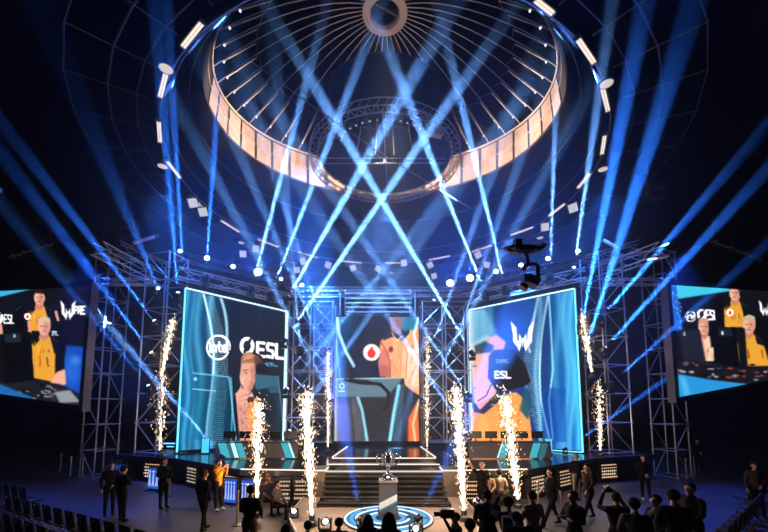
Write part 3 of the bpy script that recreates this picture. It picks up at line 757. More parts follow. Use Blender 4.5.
# ------------------------------------------------------------------ the stage
DECK = 1.2
DECK_M = mat('deck_gloss', (.035, .037, .043), .16, noise=.25, nscale=2, spec=.7)
FASC = mat('fascia', (.03, .028, .028), .5, noise=.3, nscale=2)
BEIGE = mat('stage_plinth', (.30, .24, .20), .5, noise=.2, nscale=2)
EDGE_E = emat('edge_strip_glow', (1, .84, .70), 1.3)
st = thing('stage', 'wide black stage with glossy deck, swept-back wings and stepped middle', 'stage', (0, 16, 0))
def rel(pts): return [(x - 0, y - 16) for x, y in pts]
def wing(s):
    return [(2.3 * s, 14.85), (5.6 * s, 15.1), (9.8 * s, 18.2), (13.7 * s, 19.5), (13.7 * s, 27), (2.3 * s, 27)]
for s in (-1, 1):
    p = rel(wing(s))
    if s > 0: p = p[::-1]
    mb = MB(); mb.prism(p, DECK - .22, DECK); mb.build('deck', DECK_M, st, recalc=True)
    q = [(2.9 * s, 15.0), (5.4 * s, 15.35), (9.6 * s, 18.5), (13.5 * s, 19.8), (13.5 * s, 26), (2.9 * s, 26)]
    q = rel(q)
    mb = MB(); mb.prism(q, 0, DECK - .22); mb.build('fascia', FASC, st, recalc=True)
    # plinth beside the stairs
    mb = MB(); mb.prism(rel([(2.25 * s, 14.75), (3.05 * s, 14.75), (3.05 * s, 16.0), (2.25 * s, 16.0)]), 0, DECK + .02)
    pl = mb.build('plinth', BEIGE, st, recalc=True)
    mb = MB()
    for a, b in (((2.25, 14.74), (3.05, 14.74)), ((2.25, 14.74), (2.25, 16.9)), ((3.05, 14.8), (5.6, 15.06))):
        mb.tube((a[0] * s, a[1] - 16, DECK + .03), (b[0] * s, b[1] - 16, DECK + .03), .028)
    mb.build('edge_strip', EDGE_E, st)
    mb = MB()
    for a, b in (((5.6, 15.06), (9.8, 18.15)), ((9.8, 18.15), (13.7, 19.45))):
        mb.box(((a[0] + b[0]) / 2 * s, (a[1] + b[1]) / 2 - 16, DECK - .1), (math.hypot(b[0] - a[0], b[1] - a[1]), .06, .22), Matrix.Rotation(math.atan2(b[1] - a[1], (b[0] - a[0]) * s), 3, 'Z'))
    mb.build('edge_board', BLACK, st)
# centre: steps up to the raised middle
for k, (y0, z0, hw) in enumerate(((14.85, DECK, 2.3), (15.55, 1.36, 2.25), (16.3, 1.5, 2.2))):
    mb = MB()
    hw2 = hw + (27 - y0) * .02
    mb.prism(rel([(-hw, y0), (hw, y0), (hw2, 27), (-hw2, 27)]), z0 - .16 if k else 0, z0)
    mb.build('middle_deck', DECK_M, st, recalc=True)
    mb = MB(); mb.tube((-hw, y0 - 16 - .02, z0 - .02), (hw, y0 - 16 - .02, z0 - .02), .025 if k else .035); 
    if k == 2: mb.tube((-hw, y0 - 16, z0 + .02), (-1.95, 4.4, z0 + .02), .022).tube((hw, y0 - 16, z0 + .02), (1.95, 4.4, z0 + .02), .022)
    mb.build('edge_strip', EDGE_E if k else emat('front_edge_glow', (1, .82, .68), .8), st)
stair = thing('stair_flight', 'dark flight of steps from the trophy platform up to the stage', 'stairs', (0, 13.08, .302))
for k in range(6):
    z = .9 * (k + 1) / 7
    o = MB().box((0, .13 + .25 * k, z - .03), (4.4, .27, .06)).build('tread', mat('tread', (.045, .042, .042), .35), stair)
    MB().box((0, .005 + .25 * k, z - .02), (4.4, .02, .045)).build('nosing', mat('nosing', (.32, .28, .26), .35), o)
MB().box((0, 1.55, .42), (4.3, .05, .84)).build('back_panel', BLACK, stair)
for s in (-1, 1): MB().prism([(2.2 * s, -.05), (2.26 * s, -.05), (2.26 * s, 1.6), (2.2 * s, 1.6)][::s], 0, .12).build('stringer', BLACK, stair, recalc=True)

# the low platform with the glowing disc
PF = mat('platform_top', (.36, .29, .24), .45, noise=.2, nscale=1.5)
plat = thing('platform', 'low pale platform at the foot of the stairs carrying the glowing disc', 'platform', (0, 12, 0))
outl = [(-3.0, 14.55), (-3.0, 12.2), (-2.3, 10.4), (-1.7, 8.9), (1.3, 8.9), (2.5, 10.4), (2.95, 12.2), (2.95, 14.55)]
mb = MB(); mb.prism([(x, y - 12) for x, y in outl], .18, .3); mb.build('top', PF, plat, recalc=True)
mb = MB(); mb.prism([(x * .985, (y - 12) * .985) for x, y in outl], 0, .18); mb.build('skirt', BLACK, plat, recalc=True)
mb = MB(); mb.path([(x, y - 12, .31) for x, y in outl], .03); mb.build('edge_trim', mat('kerb_white', (.75, .7, .66), .5), plat)
disc = thing('floor_disc', 'round disc of glowing white and blue rings under the trophy', 'stage light', (.13, 11.75, .3))
MB().lathe([(1.36, 0), (1.36, .05), (0, .05)], n=64).build('base', mat('disc_base', (.02, .03, .05), .3), disc)
RW = emat('disc_white', (.80, .90, 1), 1.5); RB = emat('disc_blue', (.10, .42, .80), 1.2); RD = emat('disc_teal', (.03, .16, .28), 1.0)
def ringmesh(r0, r1, spans, z, m, name):
    mb = MB()
    for a0, a1 in spans:
        n = max(3, int((a1 - a0) / 6)); vs = []
        for k in range(n + 1):
            t = R(a0 + (a1 - a0) * k / n)
            for r_ in (r0, r1):
                for zz in (z, z + .012): vs.append((r_ * math.cos(t), r_ * math.sin(t), zz))
        fs = []
        for k in range(n):
            q = 4 * k
            fs += [(q + 1, q + 3, q + 7, q + 5), (q, q + 1, q + 5, q + 4), (q + 3, q + 2, q + 6, q + 7)]
        mb.add(vs, fs)
    return mb.build(name, m, disc, recalc=True)
ringmesh(1.27, 1.33, [(0, 360)], .05, RW, 'ring')
ringmesh(1.05, 1.17, [(0, 48), (60, 130), (140, 220), (228, 300), (310, 352)], .05, RB, 'ring')
ringmesh(.92, 1.00, [(10, 95), (110, 190), (205, 340)], .05, RW, 'ring')
ringmesh(.70, .84, [(0, 70), (82, 160), (172, 255), (270, 345)], .05, RD, 'ring')
ringmesh(.58, .66, [(20, 170), (185, 350)], .05, RW, 'ring')
ringmesh(.40, .52, [(0, 360)], .05, RB, 'ring')
ringmesh(1.19, 1.25, [(4 * k, 4 * k + 2) for k in range(90)], .05, RB, 'dashes')

# trophy and pedestal
ped = thing('pedestal', 'square dark pedestal with a pale diagonal band, standing on the glowing disc', 'pedestal', (.13, 12.3, .362))
MB().box((0, 0, .03), (.64, .64, .06)).box((0, 0, .51), (.56, .56, .9)).build('body', mat('pedestal_gloss', (.10, .10, .115), .18, spec=.7), ped)
MB().box((0, 0, .985), (.6, .6, .05)).build('cap', mat('pedestal_cap', (.5, .44, .4), .3, .5), ped)
mb = MB()
mb.add([(-.278, -.29, .14), (.278, -.29, .42), (.278, -.29, .62), (-.278, -.29, .34), (-.278, -.28, .14), (.278, -.28, .42), (.278, -.28, .62), (-.278, -.28, .34)], [(0, 1, 2, 3), (0, 4, 5, 1), (3, 2, 6, 7), (0, 3, 7, 4), (1, 5, 6, 2)])
mb.build('band', mat('pedestal_band', (.72, .78, .80), .4), ped)
mb = MB()
mb.add([(-.278, -.291, .08), (.278, -.291, .36), (.278, -.291, .40), (-.278, -.291, .12), (-.278, -.28, .08), (.278, -.28, .36), (.278, -.28, .40), (-.278, -.28, .12)], [(0, 1, 2, 3), (0, 4, 5, 1), (3, 2, 6, 7), (0, 3, 7, 4), (1, 5, 6, 2)])
mb.build('band', mat('pedestal_teal', (.05, .32, .40), .4), ped)
tro = thing('trophy', 'silver two-handled trophy cup standing on the dark pedestal', 'trophy', (.13, 12.3, 1.372))
MB().lathe([(0, 0), (.22, 0), (.23, .05), (.19, .09), (.16, .13), (.10, .18), (.06, .20)], n=28).build('base', mat('trophy_base', (.55, .55, .58), .15, 1), tro, smooth=True)
MB().lathe([(.06, .20), (.045, .28), (.055, .34), (.09, .38)], n=20).build('stem', CHROME, tro, smooth=True)
MB().lathe([(0, .36), (.09, .38), (.14, .44), (.16, .55), (.17, .70), (.19, .78), (.17, .78), (.15, .70), (.14, .55), (.1, .45), (0, .42)], n=28).build('cup', CHROME, tro, smooth=True)
for s in (-1, 1):
    MB().path([(s * x, 0, z) for x, z in ((.13, .44), (.24, .46), (.34, .54), (.37, .66), (.33, .78), (.25, .80), (.20, .72), (.21, .62), (.165, .56))], .026, 8).build('handle', CHROME, tro, smooth=True)
MB().lathe([(0, .80), (.12, .78), (.10, .84), (.05, .88), (0, .89)], n=20).build('lid', CHROME, tro, smooth=True)

# ------------------------------------------------------------------ LED walls
SCR = screen_mat('led_image', SCREEN)
CYAN_E = emat('edge_cyan', (.16, .72, 1), 1.8)
WHITE_E = emat('edge_white', (.55, .84, 1), 1.7)
def led_wall(name, label, cat, TL, TR, BL, BR, nx, ny, cv, thick=.35, edges=(), frame_w=.12, fm=BLACK):
    TL, TR, BL, BR = map(Vector, (TL, TR, BL, BR))
    base = (BL + BR) / 2
    t = thing(name, label, cat, base)
    u = (TR - TL).normalized(); v = (TL - BL).normalized(); n = u.cross(v).normalized()
    if n.y > 0: n = -n
    loc = lambda p: p - base
    mb = MB(); f = frame_w
    fr = [TL - u * f + v * f, TR + u * f + v * f, BR + u * f - v * f, BL - u * f - v * f]
    vs = [loc(p) - n * .03 for p in fr] + [loc(p) - n * (.03 + thick) for p in fr]
    mb.add(vs, [(0, 3, 2, 1), (4, 5, 6, 7), (0, 1, 5, 4), (1, 2, 6, 5), (2, 3, 7, 6), (3, 0, 4, 7)])
    mb.build('frame', fm, t, recalc=True)
    global proj
    keep = proj
    proj = lambda q: keep(Vector(q) + base)
    screen_grid('screen', loc(TL), loc(TR), loc(BL), loc(BR), nx, ny, cv, SCR, t)
    proj = keep
    for a, b, m, r_ in edges:
        q = {'TL': TL, 'TR': TR, 'BL': BL, 'BR': BR}
        d = {'TL': -u + v, 'TR': u + v, 'BL': -u - v, 'BR': u - v}
        A = loc(q[a] + d[a] * .08) + n * .04; B = loc(q[b] + d[b] * .08) + n * .04
        MB().tube(A, B, r_, n=8).build('edge_light', m, t)
    return t
L1, L2 = 20.0, 23.4
zb = DECK + .15
def vert(px, pyt, Y):                     # a vertical edge: its top and, below it, its foot on the deck
    T = P(px, pyt, Y); return T, Vector((T.x, T.y, zb))
TL, BL = vert(187, 290, L1); TR, BR = vert(285.5, 312.5, L2)
led_wall('led_screen', 'tall LED wall showing a player with headset resting his chin on his hand', 'screen', TL, TR, BL, BR, 150, 220, paint_led_left(),
         edges=(('TL', 'TR', WHITE_E, .05), ('TL', 'BL', CYAN_E, .05), ('TR', 'BR', WHITE_E, .09)))
TL, BL = vert(469.5, 311.5, L2); TR, BR = vert(573, 290.5, L1)
led_wall('led_screen', 'tall LED wall showing a player seated in a black gaming chair', 'screen', TL, TR, BL, BR, 150, 220, paint_led_right(),
         edges=(('TL', 'TR', WHITE_E, .05), ('TR', 'BR', CYAN_E, .05), ('TL', 'BL', WHITE_E, .09), ('BR', 'BL', CYAN_E, .03)))
YC = 21.2
TL = P(336, 317, YC); TR = P(418.5, 317, YC); BL = Vector((TL.x, YC, 1.72)); BR = Vector((TR.x, YC, 1.72))
led_wall('led_screen', 'middle LED wall showing an orange jersey above a large dark monitor', 'screen', TL, TR, BL, BR, 130, 190, paint_led_center(), frame_w=.05)
YS = 18.0
STEEL_F = mat('screen_frame', (.10, .095, .10), .5, .3)
TR = P(88.5, 286.5, YS); BR = P(77.5, 405.5, YS); BR.x = TR.x = (TR.x + BR.x) / 2
TL = P(-40, 293, YS * 1.27); BL = P(-40, 387, YS * 1.27); TL.x = BL.x = (TL.x + BL.x) / 2
led_wall('hanging_screen', 'large hanging screen showing two players in yellow jerseys', 'screen', TL, TR, BL, BR, 150, 130, paint_side_left(), frame_w=.26, fm=STEEL_F)
TL = P(671, 285, YS); BL = P(680, 397, YS); BL.x = TL.x = (TL.x + BL.x) / 2
TR = P(812, 294, YS * 1.34); BR = P(812, 371, YS * 1.34); TR.x = BR.x = (TR.x + BR.x) / 2
led_wall('hanging_screen', 'large hanging screen showing three players at their monitors', 'screen', TL, TR, BL, BR, 150, 130, paint_side_right(), frame_w=.26, fm=STEEL_F)

# desks on the stage, with their monitors
GREY = mat('desk_grey', (.17, .155, .15), .35)
TEAL_E = emat('desk_teal', (.05, .42, .52), 1.1); PALE_E = emat('desk_pale', (.45, .85, .92), 1.3); DTEAL = emat('desk_dark_teal', (.03, .16, .20), 1.0)
def desk(side, x0, x1, y):
    t = thing('player_desk', 'long grey player desk with teal striped front before the %s LED wall' % side, 'desk', ((x0 + x1) / 2, y, DECK))
    h = (x1 - x0) / 2
    MB().box((0, .25, .74), (2 * h, .8, .05)).build('top', mat('desk_top', (.03, .03, .035), .4), t)
    mb = MB()
    mb.add([(-h, -.3, .04), (h, -.3, .04), (h, -.12, .80), (-h, -.12, .80), (-h, -.24, .04), (h, -.24, .04), (h, -.06, .80), (-h, -.06, .80)], [(0, 1, 2, 3), (4, 7, 6, 5), (0, 4, 5, 1), (3, 2, 6, 7), (0, 3, 7, 4), (1, 5, 6, 2)])
    mb.build('front_panel', GREY, t)
    yq = lambda z: -.31 + (z - .04) * .237
    def stripe(xa, xb, sl, m):
        mb = MB(); z0, z1 = .06, .78
        vs = [(xa, yq(z0), z0), (xb, yq(z0), z0), (xb + sl, yq(z1), z1), (xa + sl, yq(z1), z1)]
        vs += [(x, y_ + .02, z) for x, y_, z in vs]
        mb.add(vs, [(0, 1, 2, 3), (0, 4, 5, 1), (2, 6, 7, 3), (1, 5, 6, 2), (0, 3, 7, 4)]); mb.build('stripe', m, t)
    sg = 1 if side == 'left' else -1
    if sg > 0:
        stripe(-h + .35, -h + .75, -.32, TEAL_E); stripe(-h + .78, -h + .92, -.32, DTEAL); stripe(-h + .95, -h + 1.15, -.32, PALE_E); stripe(-h + 1.2, -h + 1.5, -.32, TEAL_E)
        stripe(h - .55, h - .25, -.32, TEAL_E); stripe(h - .22, h - .12, -.32, PALE_E)
    else:
        stripe(-.55, -.25, .32, TEAL_E); stripe(-.66, -.58, .32, PALE_E); stripe(h - 1.1, h - .75, .32, TEAL_E); stripe(h - .7, h - .4, .32, DTEAL)
    for s in (-1, 1): MB().box((s * (h - .05), .25, .37), (.06, .75, .72)).build('side_panel', BLACK, t)
    for k in range(5):
        x = -h + .45 + (2 * h - .9) * k / 4
        m = thing('monitor', 'dark computer monitor on the %s player desk, %s' % (side, place(k, 5, 'its left end', 'its right end')), 'monitor', ((x0 + x1) / 2 + x, y + .25, DECK + .772), random.uniform(-.2, .2), 'monitors on the player desks')
        MB().box((0, 0, .01), (.24, .18, .02)).box((0, .03, .12), (.05, .04, .22)).build('stand', BLACK, m)
        b = MB().box((0, 0, .31), (.58, .05, .34)).build('panel', PLASTIC, m)
        MB().box((0, .028, .31), (.54, .01, .30)).build('display', emat('monitor_glow', (.35, .55, .8), .6, False), b)
desk('left', -7.95, -4.05, 18.3); desk('right', 4.0, 7.9, 18.3)
# light panels standing on the deck
BL_E = emat('panel_cyan', (.06, .50, .80), 1.4); BT_E = emat('tube_blue', (.12, .50, 1), 2.2)
for p, s in (((205, 454), 'left'), ((549, 454), 'right')):
    c = G(*p, DECK)
    t = thing('light_panel', 'narrow upright cyan light panel on the %s end of the deck' % s, 'stage light', c)
    MB().box((0, .05, .4), (.42, .08, .8)).build('housing', BLACK, t); MB().box((0, 0, .42), (.36, .03, .72)).build('face', BL_E, t)
for p, s in (((184, 451), 'left end of the deck'), ((170, 449), 'left wing beside the scaffold')):
    c = G(*p, DECK) + Vector((0, 0, .012))
    t = thing('tube_bar', 'low blue light bar on the ' + s, 'stage light', c)
    MB().box((0, .1, .2), (.9, .12, .4)).build('housing', BLACK, t); MB().tube((-.42, .02, .3), (.42, .02, .3), .035).tube((-.2, .02, .12), (.2, .02, .12), .03).build('tube', BT_E, t)

# equipment racks with lit slots under the deck
WARM_E = emat('rack_warm', (1, .55, .30), 1.2); WARM2 = emat('rack_pale', (1, .78, .60), .9)
LWING = [(-5.4, 15.35), (-9.6, 18.5), (-13.5, 19.8)]
def wing_spot(px, off=.3):
    """Where the front of the wing is seen in the column px, a step outside the fascia."""
    best = None
    for sg in (1, -1):
        for (xa, ya), (xb, yb) in zip(LWING[:-1], LWING[1:]):
            for k in range(101):
                x = -sg * (xa + (xb - xa) * k / 100) * -1; y = ya + (yb - ya) * k / 100
                e = abs(proj((x, y, .5))[0] - px)
                if best is None or e < best[0]:
                    n = Vector((-(yb - ya), (xb - xa), 0)).normalized()       # of the left wing
                    if n.y > 0: n = -n
                    n.x *= sg
                    best = (e, Vector((x, y, 0)) + n * off, math.atan2(n.x, -n.y))
    return best[1], best[2]
racks = [(284, .5, 1.0, 'outer of the pair beside the stairs behind the crouching people'), (300, .5, 1.0, 'inner of the pair beside the stairs by a spark fountain'), (472, .6, 1.0, 'behind the bald person with raised arm'),
         (531, 1.1, .95, 'on the right wing nearest the stairs'), (559, 1.1, .95, 'behind the striding person'), (579, 1.0, .95, 'behind the person in khaki trousers'), (604, 1.1, .95, 'outermost on the right wing'),
         (237, 1.0, .95, 'behind the blue barrier by the rope posts'), (198, 1.0, .95, 'behind the orange jacket'), (157, 1.2, .95, 'outermost on the left wing')]
for k, (px_, wd, ht, s) in enumerate(racks):
    if k < 3: c = P(px_, 497, 14.42); c.z = 0; ang = 0
    else: c, ang = wing_spot(px_)
    t = thing('equipment_rack', 'rack with glowing slots, ' + s, 'rack', c, ang, 'equipment racks under the stage')
    MB().box((0, .12, ht / 2), (wd, .22, ht)).build('cabinet', BLACK, t)
    for j in range(5):
        MB().box((0, -.005, ht * (.28 + .15 * j)), (wd * random.uniform(.72, .86), .03, ht * (.03 + .055 * random.random()))).build('slot', random.choice([WARM_E, WARM2, WARM2]), t)
    mb = MB()
    for j in range(9): mb.box((-wd * .46 + wd * .92 * j / 8, -.03, ht * .56), (.025, .02, ht * .8))
    mb.build('grille', BLACK, t)

# blue-lit barriers in front of the wings
BAR_E = emat('barrier_blue', (.02, .10, .65), .9); BAR_W = emat('barrier_white', (.50, .62, 1), .9)
bars = [((155, 491), 'outermost on the left'), ((230, 505), 'left, beside the rope posts'), ((247, 507), 'left, behind the person in light trousers'), ((118, 485), 'far left, by the scaffold foot')]
for i, (p, s) in enumerate(bars):
    c = G(*p, 0)
    t = thing('barrier', 'blue lit crowd barrier with white figures, ' + s, 'barrier', c, -.35, 'blue barriers in front of the left wing')
    MB().box((0, .05, .5), (.95, .06, 1.0)).build('panel', BLACK, t)
    mb = MB(); mb.box((0, 0, .52), (.86, .03, .86)); mb.build('print', BAR_E if i < 3 else emat('barrier_dim', (.01, .04, .3), .5), t)
    mb = MB()
    for j in range(4):
        x = -.33 + .21 * j
        mb.tube((x - .05, -.02, .2), (x, -.02, .55), .02).tube((x + .05, -.02, .2), (x, -.02, .55), .02).tube((x, -.02, .5), (x, -.02, .74), .03).ball((x, -.02, .82), .05, 8)
    mb.build('figures', BAR_W if i < 3 else emat('barrier_dim_white', (.1, .15, .4), .5), t)
    t.scale = (.62, 1, 1) if i in (1, 2) else (1, 1, 1)
    for s_ in (-1, 1): MB().box((s_ * .38, .05, .02), (.08, .5, .04)).build('foot', BLACK, t)
# rope posts
posts = [((237, 525), 'nearer of the two by the blue barriers'), ((246, 517), 'farther of the two by the blue barriers'), ((169, 496), 'behind the person in black on the left'), ((60, 473), 'far left, outermost'), ((70, 477), 'far left, middle of three'), ((82, 479), 'far left, nearest the stage'),
         ((575, 503), 'between the two walking people'), ((687, 480), 'far right, nearer the stage'), ((695, 476), 'far right, outermost'), ((539, 512), 'behind the person in the light grey shirt')]
for p, s in posts:
    c = G(*p, 0)
    t = thing('rope_post', 'slim metal rope post, ' + s, 'post', c, 0, 'rope posts around the stage')
    MB().lathe([(.17, 0), (.17, .02), (.04, .05), (0, .05)], n=18).build('base', STEEL, t)
    MB().tube((0, 0, .04), (0, 0, 1.0), .03, n=10).build('pole', mat('post_metal', (.62, .52, .44), .35, .7), t)
    MB().ball((0, 0, 1.02), .045, 10).build('cap', mat('post_metal', (.62, .52, .44), .35, .7), t)
# ------------------------------------------------------------------ towers and trusses
def tower(name, label, A, w_, d_, z0, z1, levels, m, rz=0.0, cat='scaffold', nx=1):
    """Posts, one ring of rungs per level and crossing braces."""
    t = thing(name, label, cat, (A[0], A[1], z0), rz)
    H = z1 - z0
    xs = [-w_ / 2 + w_ * i / nx for i in range(nx + 1)]
    for x in xs:
        for y in (-d_ / 2, d_ / 2):
            MB().tube((x, y, 0), (x, y, H), .04, n=8).build('post', m, t)
    for k in range(levels + 1):
        z = .08 + (H - .12) * k / levels
        q = MB()
        for y in (-d_ / 2, d_ / 2): q.tube((-w_ / 2 - .12, y, z), (w_ / 2 + .12, y, z), .03)
        for x in xs: q.tube((x, -d_ / 2 - .1, z), (x, d_ / 2 + .1, z), .026)
        q.build('rung', m, t)
        if k < levels:
            z2 = .08 + (H - .12) * (k + 1) / levels
            for i in range(nx):
                xa, xb = (xs[i], xs[i + 1]) if (k + i) % 2 else (xs[i + 1], xs[i])
                MB().tube((xa, -d_ / 2, z), (xb, -d_ / 2, z2), .026).build('brace', m, t)
                MB().tube((xb, d_ / 2, z), (xa, d_ / 2, z2), .024).build('brace', m, t)
    return t
def truss(label, A, B, wd=.5, m=ALU, r=.045, bays=None):
    A = Vector(A); B = Vector(B); c = (A + B) / 2
    t = thing('lighting_truss', label, 'truss', c)
    d = (B - A); L = d.length; d.normalize(); up = Vector((0, 0, 1)); s = d.cross(up).normalized(); up = s.cross(d)
    cs = [s * (a * wd / 2) + up * (b * wd / 2) for a, b in ((-1, -1), (1, -1), (1, 1), (-1, 1))]
    for q in cs: MB().tube(A - c + q, B - c + q, r, n=8).build('chord', m, t)
    n = bays or max(3, int(L / (wd * 1.5))); mb = MB()
    for k in range(n):
        for i in range(4):
            a, b = cs[i], cs[(i + 1) % 4]
            p0 = (A - c).lerp(B - c, k / n); p1 = (A - c).lerp(B - c, (k + 1) / n)
            if (k + i) % 2: a, b = b, a
            mb.tube(p0 + a, p1 + b, r * .55, n=5)
    mb.build('lacing', m, t)
    return t
def base_at(px, Y): return P(px, 380, Y)
X = base_at(161, 20.2)
tower('scaffold_tower', 'slender scaffold tower left of the left LED wall', X, 1.5, 1.3, DECK + .015, 11.9, 7, ALU, -.25)
X = base_at(105, 20.0)
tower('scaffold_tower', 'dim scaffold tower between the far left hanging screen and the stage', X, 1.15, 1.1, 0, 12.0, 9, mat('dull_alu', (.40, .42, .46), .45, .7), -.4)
X = base_at(607, 20.2)
tower('scaffold_tower', 'slender scaffold tower right of the right LED wall', X, 1.5, 1.3, DECK + .015, 11.9, 7, ALU, .25)
X = base_at(666, 20.0)
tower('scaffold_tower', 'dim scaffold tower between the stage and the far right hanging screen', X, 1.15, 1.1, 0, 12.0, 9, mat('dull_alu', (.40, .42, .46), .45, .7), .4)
YB = 22.6
xa, xb = P(290, 380, YB).x, P(333, 380, YB).x
tower('scaffold_bay', 'wide scaffold frame between the left and the middle LED wall', ((xa + xb) / 2, YB), xb - xa, 1.2, DECK + .31, 9.9, 6, ALU, 0, nx=2)
xa, xb = P(422, 380, YB).x, P(467, 380, YB).x
tower('scaffold_bay', 'wide scaffold frame between the middle and the right LED wall', ((xa + xb) / 2, YB), xb - xa, 1.2, DECK + .31, 9.9, 6, ALU, 0, nx=2)
# louvred row of light battens above the middle wall
t = thing('batten_stack', 'stack of horizontal light battens above the middle LED wall', 'lighting rack', P(378, 305, 22.0)); c = Vector(t.location)
BAT_M = mat('batten_white', (.78, .80, .84), .35)
for k, y in enumerate((293.5, 298.5, 303, 307.5, 312)):
    A = P(345, y, 22.0) - c; B = P(412, y, 22.0) - c
    MB().box((A + B) / 2, ((B - A).length, .18, .055)).build('batten', BAT_M, t)
for px in (340, 345, 410, 415):
    A = P(px, 290, 22.15) - c; B = P(px, 317, 22.15) - c
    MB().tube(A, B, .045, n=8).build('post', ALU, t)
A = P(300, 291, 22.15) - c; B = P(462, 291, 22.15) - c
MB().tube(A, B, .05).tube(A + Vector((0, 0, -.35)), B + Vector((0, 0, -.35)), .05).build('top_rail', ALU, t)
# trusses over the LED walls
truss('lighting truss along the top of the left LED wall', P(178, 273, 20), P(292, 300, 23.4), .55)
truss('lighting truss along the top of the right LED wall', P(464, 299, 23.4), P(586, 274, 20), .55)
truss('level lighting truss over the middle of the stage', P(286, 292, 23.8), P(474, 292, 23.8), .5, r=.03)
truss('lighting truss high on the left, pointing from the hanging screen to the left scaffold', P(97, 248, 17), P(150, 276, 20), .6, r=.035)
truss('lighting truss high on the left, leaning up behind the left scaffold', P(118, 247, 20.5), P(170, 270, 21.8), .6, r=.035)
truss('lighting truss high on the right, pointing from the right scaffold to the hanging screen', P(600, 272, 20.5), P(664, 249, 17), .6, r=.035)
truss('lighting truss high on the right, leaning up behind the right scaffold', P(586, 262, 21.8), P(640, 247, 20.5), .6, r=.035)
truss('level truss joining the two left scaffold towers', P(104, 282, 18.9), P(160, 282, 19.2), .3, r=.03)
truss('level truss joining the two right scaffold towers', P(607, 282, 19.2), P(660, 282, 18.9), .3, r=.03)
# truss arms leading back from the middle to the glowing lamps
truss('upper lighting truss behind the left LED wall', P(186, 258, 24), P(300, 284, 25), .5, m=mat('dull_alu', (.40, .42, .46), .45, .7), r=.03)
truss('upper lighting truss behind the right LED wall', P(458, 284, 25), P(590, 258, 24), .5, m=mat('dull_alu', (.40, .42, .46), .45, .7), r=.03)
BARW = mat('white_bar', (.85, .87, .92), .4)
for a, b, Y, s in (((133, 243), (157, 236), 19, 'upper left, above the left scaffold tower'), ((603, 240), (618, 248), 19, 'upper right, above the right scaffold tower')):
    A = P(*a, Y); B = P(*b, Y); c = (A + B) / 2
    t = thing('truss_bar', 'short white bar lamp ' + s, 'light', c)
    MB().tube(A - c, B - c, .09, n=8).build('body', BARW, t); MB().ball(B - c, .13, 8).build('end_cap', STEEL, t)

# ------------------------------------------------------------------ moving heads and their beams
HEAD_E = emat('head_lens', (.62, .80, 1), 6.0, False)
proto = None
def moving_head(c, aim, label, group='moving head lights in the rig', lit=True, scale=1.0, hang=False):
    """Base and yoke stay upright (or hang), the head looks along aim."""
    global proto
    if proto is None:
        t = thing('moving_head_light', label, 'stage light', c, 0, group)
        MB().box((0, 0, -.36), (.34, .30, .14)).box((0, 0, -.27), (.2, .2, .06)).build('base', PLASTIC, t)
        MB().box((-.19, 0, -.08), (.05, .12, .36)).box((.19, 0, -.08), (.05, .12, .36)).box((0, 0, -.25), (.40, .12, .05)).build('yoke', PLASTIC, t)
        h = MB(); h.lathe([(0, -.2), (.1, -.2), (.14, -.1), (.145, .1), (.12, .2), (.10, .22), (.09, .19), (0, .19)], n=14)
        ho = h.build('head', PLASTIC, t, smooth=True)
        le = MB(); le.lathe([(.088, .195), (.06, .215), (0, .22)], n=12); le.build('lens', HEAD_E, ho)
        proto = t
    else:
        t = dup(proto, c, 0, label, group)
    rot = Vector(aim).to_track_quat('Z', 'Y')
    for o in t.children:
        if o.name.startswith('head'): o.rotation_mode = 'QUATERNION'; o.rotation_quaternion = rot
    t.scale = (scale,) * 3
    if hang: t.rotation_euler = (PI, 0, 0)
    if hang:
        for o in t.children:
            if o.name.startswith('head'): o.rotation_quaternion = Quaternion((1, 0, 0), PI) @ rot
    return t
BLUE = (.03, .20, 1.0); PALE = (.17, .42, 1.0)
